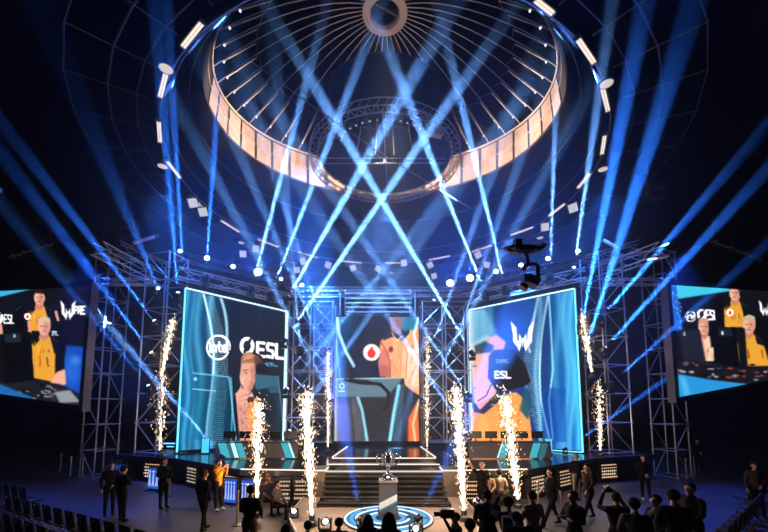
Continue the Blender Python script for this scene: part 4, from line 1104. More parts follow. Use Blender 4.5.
# source px, Y, end px, Y at the end, strength, spread in degrees, colour, where
beams = [
    ((178, 292), 19.3, (164, 120), 14.5, .45, 2.6, BLUE, 'on the left scaffold top, outer of two'),
    ((183, 268), 20.2, (176, 150), 16, .6, 2.0, BLUE, 'on the left scaffold top, inner of two'),
    ((206, 274), 20.2, (217, 110), 20, .8, 2.2, BLUE, 'on the left truss, nearest the scaffold'),
    ((252, 286), 21.2, (299, 110), 20, 1.1, 2.2, PALE, 'on the left truss, below the big blue lamp'),
    ((272, 291), 21.7, (326, 150), 20, 1.1, 2.2, PALE, 'on the left truss, next to its inner end'),
    ((289, 296), 22.2, (372, 150), 20, 1.0, 3.0, PALE, 'on the left truss, at its inner end'),
    ((286, 338), 21.6, (416, 150), 20, 2.0, 2.1, PALE, 'on the inner left scaffold, highest of the outer row'),
    ((484, 290), 21.7, (424, 140), 20, 1.3, 2.5, PALE, 'on the right truss, second from the middle'),
    ((505, 285), 21.2, (470, 140), 20, 1.2, 2.3, PALE, 'on the right truss, beside the flying camera'),
    ((470, 350), 21.6, (352, 150), 20, 2.0, 2.1, PALE, 'on the inner right scaffold, highest of the outer row'),
    ((550, 273), 20.2, (556, 100), 20, 1.1, 2.0, PALE, 'on the right truss, nearest the scaffold'),
    ((574, 267), 20.2, (588, 170), 15.5, .8, 2.0, PALE, 'on the right scaffold top, inner of two'),
    ((582, 322), 19.3, (616, 150), 15, 1.0, 3.2, BLUE, 'on the right scaffold, second from its top, inner side'),
    ((588, 342), 19.3, (640, 175), 14.5, .8, 3.6, BLUE, 'on the right scaffold, third from its top, inner side'),
    ((603, 316), 19.0, (690, 215), 16.5, 1.1, 3.2, BLUE, 'on the right scaffold, second from its top, outer side'),
    ((606, 347), 19.0, (735, 205), 15, 1.0, 3.2, BLUE, 'on the right scaffold, third from its top, outer side'),
    ((613, 382), 19.0, (740, 268), 16, .5, 3.0, BLUE, 'on the right scaffold, fourth from its top, outer side'),
    ((158, 288), 19.0, (138, 240), 15, .08, 3.0, BLUE, 'on the left scaffold, highest on the outer side'),
    ((154, 320), 19.0, (96, 245), 16, 0.38, 3.2, BLUE, 'on the left scaffold, second on the outer side'),
    ((151, 352), 19.0, (70, 245), 15, 0.38, 3.4, BLUE, 'on the left scaffold, third on the outer side'),
    ((148, 385), 19.0, (78, 300), 16, .22, 3.0, BLUE, 'on the left scaffold, fourth on the outer side'),
    ((221, 455), 17.2, (130, 350), 18.8, 1.0, 2.2, PALE, 'on the left end of the deck'),
    ((538, 450), 18.7, (648, 372), 18.6, 1.0, 2.2, BLUE, 'on the right end of the deck, inner of two'),
    ((567, 448), 19.5, (676, 372), 18.6, 1.1, 2.2, BLUE, 'on the right end of the deck, outer of two'),
    ((322, 322), 21.5, (310, 285), 20.8, 0.16, 3.0, PALE, 'on the inner left scaffold, highest of the inner row'),
    ((322, 347), 21.5, (302, 300), 20.8, 0.20, 3.0, PALE, 'on the inner left scaffold, second of the inner row'),
    ((300, 345), 21.5, (296, 300), 20.8, 0.16, 3.0, PALE, 'on the inner left scaffold, second of the outer row'),
    ((288, 388), 21.5, (335, 330), 20.8, 0.28, 2.6, PALE, 'on the inner left scaffold, third of the outer row'),
    ((332, 398), 21.5, (296, 330), 20.8, 0.28, 2.6, PALE, 'on the inner left scaffold, third of the inner row'),
    ((290, 430), 21.5, (335, 365), 20.8, 0.24, 2.6, PALE, 'on the inner left scaffold, lowest'),
    ((434, 300), 21.5, (424, 340), 21.0, .06, 3.0, PALE, 'hung on the inner right scaffold, topmost inside'),
    ((432, 346), 21.5, (448, 300), 20.8, 0.20, 3.0, PALE, 'on the inner right scaffold, second of the inner row'),
    ((455, 342), 21.5, (470, 300), 20.8, 0.18, 3.0, PALE, 'on the inner right scaffold, second of the outer row'),
    ((466, 392), 21.5, (424, 330), 20.8, 0.28, 2.6, PALE, 'on the inner right scaffold, third of the outer row'),
    ((424, 398), 21.5, (458, 335), 20.8, 0.28, 2.6, PALE, 'on the inner right scaffold, third of the inner row'),
    ((466, 432), 21.5, (424, 370), 20.8, 0.24, 2.6, PALE, 'on the inner right scaffold, lowest'),
    ((360, 516), 10.7, (347, 445), 12.6, .17, 8.0, BLUE, 'on the platform left of the pedestal'),
    ((420, 515), 10.75, (447, 460), 12.4, .14, 8.0, BLUE, 'on the platform right of the pedestal'),
]
for (p, Y, e, Y2, s, sp, colr, where) in beams:
    A = P(*p, Y); B = P(*e, Y2); d = (B - A).normalized()
    lab = 'moving head light with blue beam ' + where
    near = Y < 13 or 'of the deck' in where
    t = moving_head(A - d * .22 * (.55 if near else 1), d, lab, scale=.55 if near else 1.0, hang='hung' in where)
    o = lamp('SPOT', A + d * .10, BEAM * s, colr, 'beam_lamp', size=.06, target=B, spot=R(sp * 1.25), blend=.6)
# heads aimed at us from the platform edge
for p, Y, s in (((255, 507), 12.4, 'outermost on the left'), ((293, 511), 11.9, 'left of the first spark jet'), ((325, 521), 9.95, 'between the spark jet and the pedestal'), ((416, 528), 9.4, 'right of the disc in front')):
    A = P(*p, Y)
    t = moving_head(A, Vector((-A.x * .15, -1, .25)), 'moving head light at the platform edge, ' + s, 'moving heads along the platform edge', scale=.8)
    lamp('SPOT', A + Vector((0, -.3, .1)), 4, (.3, .55, 1), 'lens_lamp', size=.05, target=A + Vector((-A.x * .15, -1, .25)), spot=R(60))
A = P(288, 505, 12.4); B = P(262, 486, 12.6); 
lamp('SPOT', A, BEAM * .05, BLUE, 'beam_lamp', size=.04, target=B, spot=R(6), blend=.5)

# bright lamps in the rig that face the hall
WASH_E = emat('wash_lens', (.72, .88, 1), 8.0, False)
wash = [((258, 272), 23.5, 1.5, 'large, over the left LED wall'), ((233, 266.5), 23.5, .35, 'small, left of the large left one'), ((207, 258), 23.5, .6, 'high over the outer end of the left LED wall'), ((180, 251), 23.0, .22, 'tiny, over the left scaffold'), ((302, 285), 24.2, .3, 'small, at the inner end of the left truss'), ((281, 279), 24.0, .12, 'small, right of the large left one'),
        ((450, 283), 24.2, 1.4, 'large, inner of the pair over the right LED wall'), ((470, 278), 24.0, 1.4, 'large, outer of the pair over the right LED wall'), ((496, 271.5), 23.8, .6, 'medium, left of the flying camera'), ((521, 265), 23.6, .35, 'small, behind the flying camera'), ((548, 258.5), 23.4, .35, 'small, right of the flying camera'), ((578, 251), 23.0, .25, 'tiny, over the right scaffold')]
for p, Y, s, lab in wash:
    A = P(*p, Y)
    k = .10 + .10 * s
    t = thing('wash_light', 'round blue-white lamp in the rig, ' + lab, 'stage light', A, 0, 'bright round lamps in the rig')
    look = (Vector((A.x * .4, 2, 16)) - A).normalized(); rot = look.to_track_quat('Z', 'Y').to_matrix()
    h = MB(); h.lathe([(0, -.35), (k * .8, -.3), (k * 1.15, 0), (k * 1.1, .02), (k, .0), (k, -.03), (0, -.03)], n=18); h.v = [tuple(rot @ Vector(v)) for v in h.v]
    h.build('housing', BLACK, t, smooth=True)
    h = MB(); h.lathe([(k, 0), (k * .6, .04), (0, .05)], n=18); h.v = [tuple(rot @ Vector(v)) for v in h.v]; h.build('lens', WASH_E, t)
    MB().tube((0, 0, k), (0, 0, k + .7), .03).build('clamp', BLACK, t)
    lamp('SPOT', A + look * .12, WASH * s, (.012, .13, 1), 'wash_lamp', size=.12, target=A + look, spot=R(110), blend=1.0)
# ------------------------------------------------------------------ flying camera
YF = 10.5
c = P(525, 262, YF)
fc = thing('flying_camera', 'black cable-flown camera on a gimbal hanging above the stage', 'camera', c)
fc.scale = (.88, .88, .88)
q = lambda px, py, dy=0: P(px, py, YF) - c + Vector((0, dy, 0))
mb = MB(); mb.path([q(505, 247), q(512, 244), q(520, 243.5), q(533, 244), q(543, 246), q(548, 243)], .06).path([q(504, 247), q(513, 250.5), q(526, 251), q(538, 249.5), q(546, 245)], .05)
for x in (514, 520, 527, 534, 540): mb.tube(q(x, 244), q(x + 2, 250), .035)
mb.box(q(517, 242), (.22, .22, .3)).box(q(526, 247.5), (.5, .25, .16))
fb = mb.build('frame', PLASTIC, fc)
for x, y in ((505, 246), (546, 243), (513, 251), (538, 250)): MB().lathe([(.03, -.03), (.11, -.03), (.13, 0), (.11, .03), (.03, .03)], q(x, y), 12).build('pulley', STEEL, fb)
MB().tube(q(526, 251), q(529, 266), .07, n=8).build('mast', PLASTIC, fc)
mb = MB(); mb.path([q(524, 268), q(529, 264.5), q(537, 264.5), q(540, 268), q(540, 280), q(536, 284)], .075).path([q(524, 268), q(524, 272)], .07)
mb.build('gimbal_arm', PLASTIC, fc)
mb = MB(); mb.box(q(532, 284), (.44, .4, .26), Matrix.Rotation(.5, 3, 'Y')).box(q(526, 282), (.22, .34, .28))
b = mb.build('camera_body', mat('camera_body', (.05, .045, .045), .4), fc)
MB().tube(q(525, 288), q(522, 292), .13, .16, 14).build('lens', mat('lens_black', (.01, .01, .015), .15), b)
for a, e, Y2, s in (((505, 246), (380, 150), 3.5, ''), ((546, 243), (610, 120), 3.5, '')):
    pass

# ------------------------------------------------------------------ spark jets
SPK = [emat('spark_white', (1, .93, .80), 3.2, False), emat('spark_gold', (1, .66, .32), 2.2, False), emat('spark_ember', (1, .36, .12), 1.8, False)]
def jet(label, base, height, wid, lean=0.0, n=702, power=1.0, gap=0.0, scatter=1.0, foot=True, Y=None):
    """A fountain of sparks: a tight white core that opens and breaks up towards the top."""
    t = thing('spark_fountain', label, 'firework', base, 0, 'spark fountains')
    if foot: MB().lathe([(.16, 0), (.16, .12), (.09, .16), (.09, .3), (.06, .3), (.06, .26), (0, .26)], n=16).build('nozzle', STEEL, t)
    z0 = .3 if foot else 0.0
    rnd = random.Random(label)
    mb = MB()
    def spark(p, d, l, r_, mi):
        d = d.normalized(); u = d.orthogonal().normalized() * r_; v = d.cross(u.normalized()) * r_
        mb.add([p + d * l, p + u, p + v, p - u, p - v, p - d * l], [(0, 1, 2), (0, 2, 3), (0, 3, 4), (0, 4, 1), (5, 2, 1), (5, 3, 2), (5, 4, 3), (5, 1, 4)], mi)
    for k in range(n):
        h = rnd.random() ** .9 if rnd.random() < .8 else rnd.betavariate(4, 2) * 1.12
        spread = wid * (.16 + .84 * h ** .8)
        a = rnd.random() * 2 * PI; q_ = abs(rnd.gauss(0, .5)) * spread * scatter * (1 if h < .75 else 1 - .55 * (h - .75) / .37)
        p = Vector((math.cos(a) * q_ + lean * h, math.sin(a) * q_, z0 + h * height))
        far = q_ / (spread + 1e-6)
        mi = 0 if far < .55 and rnd.random() < .9 - .25 * h else (1 if rnd.random() < .75 else 2)
        d = Vector((math.cos(a) * far * .5 + lean * .1, math.sin(a) * far * .5, 1))
        if h > .6 and rnd.random() < .6: d = Vector((rnd.gauss(0, 1), rnd.gauss(0, 1), rnd.gauss(0, 1)))
        s = (1.15 - .35 * h) * rnd.uniform(.5, 1.3)
        spark(p, d, (.06 if far < .6 else .032) * s, .017 * s, mi)
    tag(mb.build('sparks', SPK, t), kind='stuff')
    # the dense core near the nozzle
    mb = MB(); rows = 26; N = 9; vs = []; 
    top = .45
    for i in range(rows):
        h = top * i / (rows - 1); r_ = wid * (.055 + .11 * h) * (1 - .85 * max(0, (h - .2) / (top - .2)) ** 1.5)
        for k in range(N):
            a = 2 * PI * k / N; rr = r_ * rnd.uniform(.55, 1.3)
            vs.append((rr * math.cos(a) + lean * h, rr * math.sin(a), z0 + h * height + rnd.uniform(-.02, .02)))
    mb.add(vs, [(i * N + k, i * N + (k + 1) % N, (i + 1) * N + (k + 1) % N, (i + 1) * N + k) for i in range(rows - 1) for k in range(N)])
    if power > .2: mb.build('core', SPK[0], t)
    lamp('POINT', Vector(base) + Vector((lean * .4, -.25, z0 + height * .42)), SPARKLE * power, (1, .66, .40), 'spark_lamp', size=.25)
    return t
def jet_px(label, bx, by, tx, ty, Y, widpx, on=None, bracket=False, **k):
    A = P(bx, by, Y); B = P(tx, ty, Y)
    if on is not None: A.z = on
    t = jet(label, A, B.z - A.z - .3, widpx * Y / FPX / 1.6, lean=(B.x - A.x), **k)
    if bracket: MB().tube((0, 0, .05), (0, .62, .05), .03, n=8).build('bracket', STEEL, t)
    return t
jet_px('tall spark fountain in front of the left LED wall', 256.5, 505, 259, 402, 14.0, 22, on=0, n=837)
jet_px('tall spark fountain left of the stairs', 312, 521, 306, 392, 11.1, 24, on=.315, n=972)
jet_px('tall spark fountain right of the stairs', 464, 516, 456, 388, 11.6, 24, on=.315, n=972)
jet_px('leaning spark fountain in front of the right LED wall', 518, 503, 505, 396, 14.2, 28, on=0, n=972, power=1.1)
jet_px('slim spark fountain at the left edge of the middle LED wall', 328, 446, 328, 352, 20.3, 13, on=DECK + .015, n=567, power=.25)
jet_px('slim spark fountain at the right edge of the middle LED wall', 427, 446, 427, 338, 20.3, 13, on=DECK + .015, n=567, power=.2, scatter=1.2)
jet_px('lower spark fountain at the foot of the left scaffold', 160, 450, 163, 375, 18.8, 17, on=DECK + .015, n=351, power=.15, scatter=1.5)
jet_px('upper spark fountain on the left scaffold', 161, 382, 173, 320, 18.95, 13, bracket=True, n=486, power=.25)
jet_px('lower spark fountain at the foot of the right scaffold', 600, 446, 599, 386, 18.8, 13, on=DECK + .015, n=405, power=.25, scatter=1.2)
jet_px('upper spark fountain on the right scaffold', 592, 378, 582, 314, 18.95, 14, bracket=True, n=486, power=.22)

# ------------------------------------------------------------------ light besides the beams: floor washes and added fill lamps
for k in range(7):
    a = R(90 + 30 * k)
    A = cyl(5.9, a, 22.7)
    lamp('SPOT', A, UPL, (1, .70, .50), 'added_band_light', size=.2, target=band(.5, a), spot=R(62), blend=.9)  # added spots without a fixture, put in to brighten the band
lamp('SPOT', (DX, DY, 26.4), UPL * .10, (1, .72, .54), 'added_dome_light', size=.3, target=(DX, DY + .01, 40), spot=R(140), blend=.9)  # added upward fill for the ribs and the eye
lamp('POINT', (DX, DY - .5, 22.95), 350, (.85, .88, 1), 'added_truss_light', size=.2)  # added point light, only there to make the round truss stand out
for s in (-1, 1):
    lamp('SPOT', (s * 15, 18.5, 11.5), FLW, (.01, .09, 1), 'floor_wash', size=.3, target=(s * 12.2, 16.0, 0), spot=R(56), blend=.8)
    lamp('SPOT', (s * 10.5, 16.5, 14), RIG * .6, (.04, .2, 1), 'added_rig_light', size=.3, target=(s * 10.5, 20.5, 8), spot=R(80), blend=.8)  # added side fill, no fixture, to bring out the outer scaffolds
lamp('SPOT', (0, 17.5, 13.5), RIG, (.10, .32, 1), 'added_rig_light', size=.3, target=(0, 23, 7), spot=R(95), blend=.8)  # added frontal fill that brightens the inner scaffolds
lamp('SPOT', (.1, 7.5, 13.5), 9000, (1, .74, .54), 'added_stair_light', size=.3, target=(.1, 13.0, .8), spot=R(27), blend=.8)  # invented warm spot to brighten the stairs and plinths
lamp('SPOT', (.6, 8.2, 12.5), 5000, (1, .95, .9), 'added_trophy_light', size=.1, target=(.13, 12.3, 1.5), spot=R(9), blend=.6)  # invented narrow spot so that the silver cup shines
# ------------------------------------------------------------------ people
SKIN_M = mat('skin', (.48, .27, .19), .55, noise=.12, nscale=12)
HAIRS = {'dark': mat('hair_dark', (.010, .007, .006), .9, spec=.2), 'red': mat('hair_red', (.10, .035, .014), .9, spec=.2), 'brown': mat('hair_brown', (.03, .015, .008), .9, spec=.2), 'grey': mat('hair_grey', (.2, .19, .18), .6)}
CL = {'black': (.005, .005, .006), 'navy': (.007, .009, .018), 'orange': (.85, .30, .02), 'khaki': (.14, .10, .065), 'light': (.30, .30, .34), 'tan': (.34, .24, .15), 'jeans': (.03, .04, .07), 'grey': (.10, .10, .115), 'camo': (.022, .02, .017), 'cream': (.42, .34, .26), 'white': (.7, .68, .66), 'brown': (.05, .03, .02)}
def cloth(n): return mat('cloth_' + n, CL[n], .85, noise=.25, nscale=14, spec=.15)
ARMS = {       # elbow and hand for the right arm (x > 0 is the person's own left when facing the lens; mirrored for the other)
    'down': ((.25, .03, 1.17), (.24, -.05, .90)), 'swing_f': ((.25, -.06, 1.18), (.22, -.26, 1.0)), 'swing_b': ((.25, .14, 1.18), (.24, .16, .93)),
    'photo': ((.28, -.22, 1.40), (.13, -.34, 1.66)), 'phone': ((.22, -.16, 1.22), (.09, -.30, 1.50)), 'wave': ((.36, -.08, 1.55), (.52, -.16, 1.80)),
    'clasp': ((.26, -.04, 1.17), (.05, -.24, 1.02)), 'fold': ((.27, -.06, 1.18), (-.06, -.24, 1.22)), 'lap': ((.25, -.05, 1.17), (.14, -.30, 1.0)), 'hip': ((.36, .08, 1.18), (.2, -.02, 1.02)),
}
def person(label, foot, rz, shirt='black', pants='black', hair='dark', pose=('down', 'down'), stride=0.0, h=1.75, sit=False, hairstyle='short', top_z=None, shoe='black', look=0.0, lean=0.0, sleeves=True, group=None, build=1.0):
    k = h / 1.75
    V = Vector
    hip = .92; dz = 0.0
    base = V(foot)
    B = []                          # bones: a, ra, b, rb, what it wears
    sh = V((0, lean * -.28, 0))
    def up(p): return V(p) + sh * ((p[2] - .92) / .6 if p[2] > .92 else 0)
    bw = build
    B.append((V((0, 0, .95)), .145 * bw, up((0, .0, 1.14)), .135 * bw, 'top'))
    B.append((up((0, .0, 1.14)), .135 * bw, up((0, .0, 1.34)), .155 * bw, 'top'))
    for s in (-1, 1):
        B.append((up((0, 0, 1.33)), .13 * bw, up((s * .155 * bw, .01, 1.40)), .085, 'top'))
        B.append((V((s * .05, 0, .95)), .13 * bw, V((s * .095, 0, .90)), .105 * bw, 'leg'))
        B.append((up((s * .06, 0, 1.18)), .11 * bw, up((s * .08, 0, 1.33)), .12 * bw, 'top'))
    B.append((up((0, .015, 1.42)), .065, up((0, -.005, 1.53)), .056, 'skin'))
    hd = up((0, -.02, 1.635))
    B.append((hd + V((0, .02, .03)), .088, hd + V((0, -.005, .015)), .086, 'skin'))
    B.append((hd + V((0, -.03, -.03)), .066, hd + V((0, -.055, -.075)), .042, 'skin'))
    B.append((hd + V((0, -.09, .012)), .016, hd + V((0, -.112, -.018)), .020, 'skin'))
    for s in (-1, 1): B.append((hd + V((s * .088, .005, .015)), .020, hd + V((s * .09, .008, -.022)), .014, 'skin'))
    hands = []
    for s, nm in ((1, pose[0]), (-1, pose[1])):
        e, w_ = ARMS[nm]
        S = up((s * .185 * bw, .01, 1.40)); E = up((s * e[0] * (bw if nm == 'down' else 1), e[1], e[2])); W = up((s * w_[0], w_[1], w_[2]))
        B.append((S, .068, E, .052, 'top')); B.append((E, .050, W, .036, 'top' if sleeves else 'skin'))
        d = (W - E).normalized(); hb = W + d * .05
        B.append((W, .032, hb + d * .03, .036, 'skin')); hands.append((hb + d * .03, d, s))
    feet = []
    for s in (-1, 1):
        a = stride * s
        H = V((s * .095, 0, .90))
        if sit:
            K = V((s * .15, -.43, .93)); A = V((s * .14, -.42, .50))
        else:
            K = V((s * (.10 + .02 * abs(stride < .01)), -math.sin(a) * .42 - (.05 if a < 0 else .02), .90 - math.cos(a) * .42))
            b_ = a * (1.0 if a > 0 else 1.35)
            A = K + V((s * .01, -math.sin(b_ - (.0 if a >= 0 else -.15)) * .41, -math.cos(b_) * .41))
            A.z = max(A.z, .075)
        B.append((H, .098 * bw, K, .064, 'leg')); B.append((K, .062, A, .044, 'leg'))
        f = V((0, -1, 0)); B.append((A + V((0, .02, -.03)), .046, A + V((0, -.14, -.045)), .036, 'shoe'))
    lo = min(min(a.z - ra, b.z - rb) for a, ra, b, rb, _ in B)
    mb = MB()
    for a, ra, b, rb, _ in B:
        mb.ball(a, ra, 12); mb.ball(b, rb, 12)
        if (b - a).length > 1e-4: mb.tube(a, b, ra, rb, 12)
    o = mb.build('person', SKIN_M)
    m = o.modifiers.new('r', 'REMESH'); m.mode = 'VOXEL'; m.voxel_size = .017
    m = o.modifiers.new('s', 'SMOOTH'); m.factor = .5; m.iterations = 3
    dg = bpy.context.evaluated_depsgraph_get(); ev = o.evaluated_get(dg)
    me = bpy.data.meshes.new_from_object(ev); o.modifiers.clear(); old = o.data; o.data = me; bpy.data.meshes.remove(old); me.name = 'person'
    # fingers: five unequal, bent, rooted in the palm
    bm = bmesh.new(); bm.from_mesh(me)
    fm = MB()
    for c, d, s in hands:
        side = d.cross(V((0, 0, 1)) if abs(d.z) < .9 else V((0, 1, 0))).normalized(); nrm = side.cross(d).normalized()
        for j, (off, ln) in enumerate(((-.026, .066), (-.009, .078), (.009, .072), (.025, .056))):
            p0 = c + side * off + d * .015; p1 = p0 + d * ln * .55 + nrm * -.008; p2 = p1 + d * ln * .35 - nrm * .028
            fm.tube(p0, p1, .0095, .0085, 6).tube(p1, p2, .0085, .0065, 6)
        q0 = c - d * .015 - side * .028; q1 = q0 - side * .03 + d * .03; q2 = q1 + d * .028 - nrm * .01
        fm.tube(q0, q1, .0115, .010, 6).tube(q1, q2, .010, .0075, 6)
    n0 = len(bm.faces)
    vv = [bm.verts.new(v) for v in fm.v]
    for f in fm.f:
        try: bm.faces.new([vv[i] for i in f])
        except ValueError: pass
    bm.to_mesh(me); bm.free()
    # what each patch of the surface wears
    me.materials.clear()
    for x in (SKIN_M, cloth(shirt), cloth(pants), cloth(shoe)): me.materials.append(x)
    nf = len(me.polygons); C_ = np.empty(nf * 3); me.polygons.foreach_get('center', C_); C_ = C_.reshape(-1, 3)
    best = np.full(nf, 9e9); who = np.zeros(nf, int); ids = {'skin': 0, 'top': 1, 'leg': 2, 'shoe': 3}
    for a, ra, b, rb, wn in B:
        a_ = np.array(a); ab = np.array(b) - a_; L = (ab ** 2).sum() + 1e-9
        t = np.clip(((C_ - a_) @ ab) / L, 0, 1); dd = np.linalg.norm(C_ - a_ - t[:, None] * ab, axis=1) - (ra + (rb - ra) * t)
        u = dd < best; best[u] = dd[u]; who[u] = ids[wn]
    who[n0:] = 0
    me.polygons.foreach_set('material_index', who.astype(np.int32)); me.polygons.foreach_set('use_smooth', [True] * nf)
    me.update()
    # eyes and hair
    q = MB()
    for s in (-1, 1): q.ball(hd + V((s * .032, -.083, .018)), .011, 8)
    q.build('eyes', mat('eye_dark', (.03, .02, .02), .2), o)
    if hairstyle != 'bald':
        q = MB(); rows = []; N = 16
        for i in range(7):
            el = PI / 2 * (1 - i / 6 * 1.6)
            for j in range(N):
                a = 2 * PI * j / N; fr = max(0, -math.sin(a))          # front
                e2 = max(el, -.95 + 1.65 * fr ** .45)
                r_ = .093 + .004 * math.sin(j * 2.7 + i)
                rows.append(hd + V((r_ * .96 * math.cos(e2) * math.cos(a), .018 + r_ * 1.06 * math.cos(e2) * math.sin(a), .03 + r_ * 1.02 * math.sin(e2))))
        q.add(rows, [(i * N + j, i * N + (j + 1) % N, (i + 1) * N + (j + 1) % N, (i + 1) * N + j) for i in range(6) for j in range(N)])
        if hairstyle == 'long':
            vs = []
            for i in range(6):
                for j in range(9):
                    a = PI * j / 8; r_ = .11 + .02 * i * (1 - i / 9)
                    vs.append(hd + V((r_ * math.cos(a), .01 + r_ * math.sin(a), .05 - .07 * i)))
            q.add(vs, [(i * 9 + j, (i + 1) * 9 + j, (i + 1) * 9 + j + 1, i * 9 + j + 1) for i in range(5) for j in range(8)])
        if hairstyle == 'cap':
            q.lathe([(.112, 0), (.112, .02), (.10, .07), (.05, .11), (0, .115)], hd + V((0, .015, .02)), 16)
            q.box(hd + V((0, -.13, .035)), (.15, .12, .015))
        ho = q.build('cap' if hairstyle == 'cap' else 'hair', cloth('black') if hairstyle == 'cap' else HAIRS[hair], o, smooth=True)
        so = ho.modifiers.new('t', 'SOLIDIFY'); so.thickness = .012
    o.scale = (k,) * 3
    o.rotation_euler = (0, 0, rz)
    zoff = -lo * k
    o.location = base + V((0, 0, zoff))
    if top_z is not None: o.location.z = top_z - 1.755 * k
    tag(o, label, 'person', group)
    return o
def hand_at(o, side, nm, lean=0.0):
    w_ = ARMS[nm][1]; sh = Vector((0, lean * -.28, 0)) * ((w_[2] - .92) / .6)
    return Vector((side * w_[0], w_[1], w_[2])) + sh
def world(o, p): return Matrix.LocRotScale(o.location, o.rotation_euler, o.scale) @ Vector(p)
FR, BK, LF, RT = 0.0, PI, -PI / 2, PI / 2        # towards us, away, to the left, to the right

p1 = person('person in dark jacket standing on the left floor with reddish hair, seen from behind', G(202, 531), PI * .86, 'navy', 'black', 'red', ('down', 'down'), .22, 1.78)
p2 = person('person in bright orange hooded jacket with dark trousers and pale shoes', G(217, 510), RT * .8, 'orange', 'black', 'red', ('phone', 'phone'), .08, 1.74, shoe='white')
q = MB().box((0, -.29, .02), (.02, .02, .30)).box((0, -.16, -.02), (.26, .09, .30)); 
MB().lathe([(.11, 1.43), (.13, 1.50), (.10, 1.56), (.08, 1.50)], (0, .06, 0), 14).build('hood', cloth('orange'), p2, smooth=True)
p3 = person('person in black with warm lit face standing before the left wing', G(162, 508), RT * .7, 'black', 'black', 'brown', ('clasp', 'clasp'), .06, 1.77)
person('person in black on the far left floor, left one of a pair', G(108, 515), RT * .5, 'black', 'black', 'dark', ('clasp', 'down'), .05, 1.76)
person('person in black on the far left floor, right one of a pair, nearer to us', G(120, 522), BK * .9, 'black', 'black', 'dark', ('down', 'fold'), .08, 1.75)
p5 = person('person in dark jacket and light trousers by the platform on the left, back turned', (-3.2, 9.3, 0), BK * .95, 'black', 'khaki', 'brown', ('lap', 'lap'), .05, 1.80)
person('person with bare forearms crouching by the left racks, upper of two', (-4.05, 13.5, 0), RT * .6, 'brown', 'black', 'red', ('lap', 'lap'), h=1.7, sit=True, sleeves=False)
person('person in dark top crouching by the left racks, lower of two', (-3.55, 12.85, 0), RT * .9, 'khaki', 'black', 'brown', ('lap', 'lap'), h=1.6, sit=True)
p8 = person('bald person in black t-shirt raising one arm beside the right spark fountain', (3.3, 13.0, 0), FR + .25, 'black', 'black', 'dark', ('down', 'wave'), .05, 1.82, hairstyle='bald', sleeves=False)
person('person in tan vest sitting before the right racks, left of two', (3.85, 14.3, 0), LF * .3, 'tan', 'black', 'brown', ('lap', 'lap'), h=1.72, sit=True)
person('person in cream top bending before the right racks, right of two', (4.3, 14.35, 0), BK * .8, 'cream', 'khaki', 'brown', ('lap', 'lap'), h=1.74, sit=True, hairstyle='cap')
p11 = person('person in black t-shirt striding to the left across the right floor', G(553, 526), LF * .92, 'black', 'black', 'brown', ('swing_b', 'swing_f'), .42, 1.80, sleeves=False, build=1.08)
p12 = person('person in black jacket and khaki trousers with back turned near the right wing', G(578, 501), BK * 1.05, 'black', 'khaki', 'grey', ('clasp', 'clasp'), .05, 1.80, build=1.1)
p13 = person('person in dark patterned jacket walking left just behind the striding one', G(590, 520), LF * .8, 'camo', 'black', 'brown', ('swing_f', 'swing_b'), .40, 1.84)
p24 = person('person in black with hands clasped standing alone on the right floor, pale shoes', G(646, 500), FR - .3, 'black', 'black', 'brown', ('clasp', 'clasp'), .12, 1.74, shoe='white')
person('person in dark clothes far right beside the seats', (12.6, 13.1, 0), FR - .4, 'brown', 'black', 'dark', ('clasp', 'down'), .05, 1.78)
person('person in black far right behind the outermost rope post', (18.0, 22.0, 0), FR - .2, 'black', 'black', 'brown', ('clasp', 'clasp'), .05, 1.75)

def fg(label, px, py, Y, rz, **k):               # people near us: the crown of the head is seen at px, py
    T = P(px, py, Y)
    h = k.pop('h', None) or max(1.5, min(1.9, T.z))
    return person(label, (T.x, Y, 0), rz, h=h, top_z=T.z, **k)
p14 = fg('person in black with folded arms looking to the stage, below the striding one', 573, 491, 8.6, LF * .75, pose=('fold', 'fold'), hair='dark')
p15 = fg('person in black holding a camera up in both hands to take a picture', 616, 493, 8.6, BK * .95, pose=('photo', 'photo'), hair='dark', build=1.1)
p16 = fg('person in pale shirt right of the one taking a picture', 634, 498, 7.6, BK * .9, shirt='grey', pose=('lap', 'lap'), hair='dark')
p17 = fg('person in grey shirt in profile, second right of the one taking a picture', 656, 495, 8.4, LF * .8, shirt='grey', pose=('lap', 'lap'), hair='brown')
p18 = fg('person in black with cap between the grey shirt and the one in profile', 673, 490, 7.5, BK * .85, pose=('clasp', 'clasp'), hairstyle='cap')
p19 = fg('person in black in profile at the right end of the front crowd', 690, 483, 8.7, LF * .85, pose=('lap', 'lap'), hair='brown', build=1.1)
p20 = fg('person in light grey shirt in front of the striding one, seen from behind', 532, 491, 8.8, BK * 1.1, shirt='light', pose=('lap', 'down'), hair='dark')
p21 = fg('person in black t-shirt with broad back at the right rim of the platform', 487, 490, 8.6, BK, pose=('lap', 'lap'), hair='dark', build=1.12, sleeves=False)
p22 = fg('person with dark backpack between the broad back and the light grey shirt', 508, 497, 8.0, BK * .95, pose=('photo', 'lap'), hairstyle='cap')
q = MB(); q.box((0, .22, 1.22), (.32, .18, .46)).box((0, .32, 1.15), (.24, .06, .26)); bo = q.build('backpack', mat('backpack', (.05, .05, .06), .7), p22)
bv = bo.modifiers.new('b', 'BEVEL'); bv.width = .05; bv.segments = 2
p22b = fg('person with cap low in front of the backpack', 516, 512, 7.2, BK, pose=('lap', 'lap'), hairstyle='cap', h=1.6)
p23 = fg('person behind a shoulder camera right of the pedestal', 456, 513, 8.3, LF * .9, pose=('photo', 'lap'), hair='dark')
p25 = fg('person with long dark hair in front of the disc, left of two', 368, 515, 7.9, BK, pose=('lap', 'lap'), hair='dark', hairstyle='long')
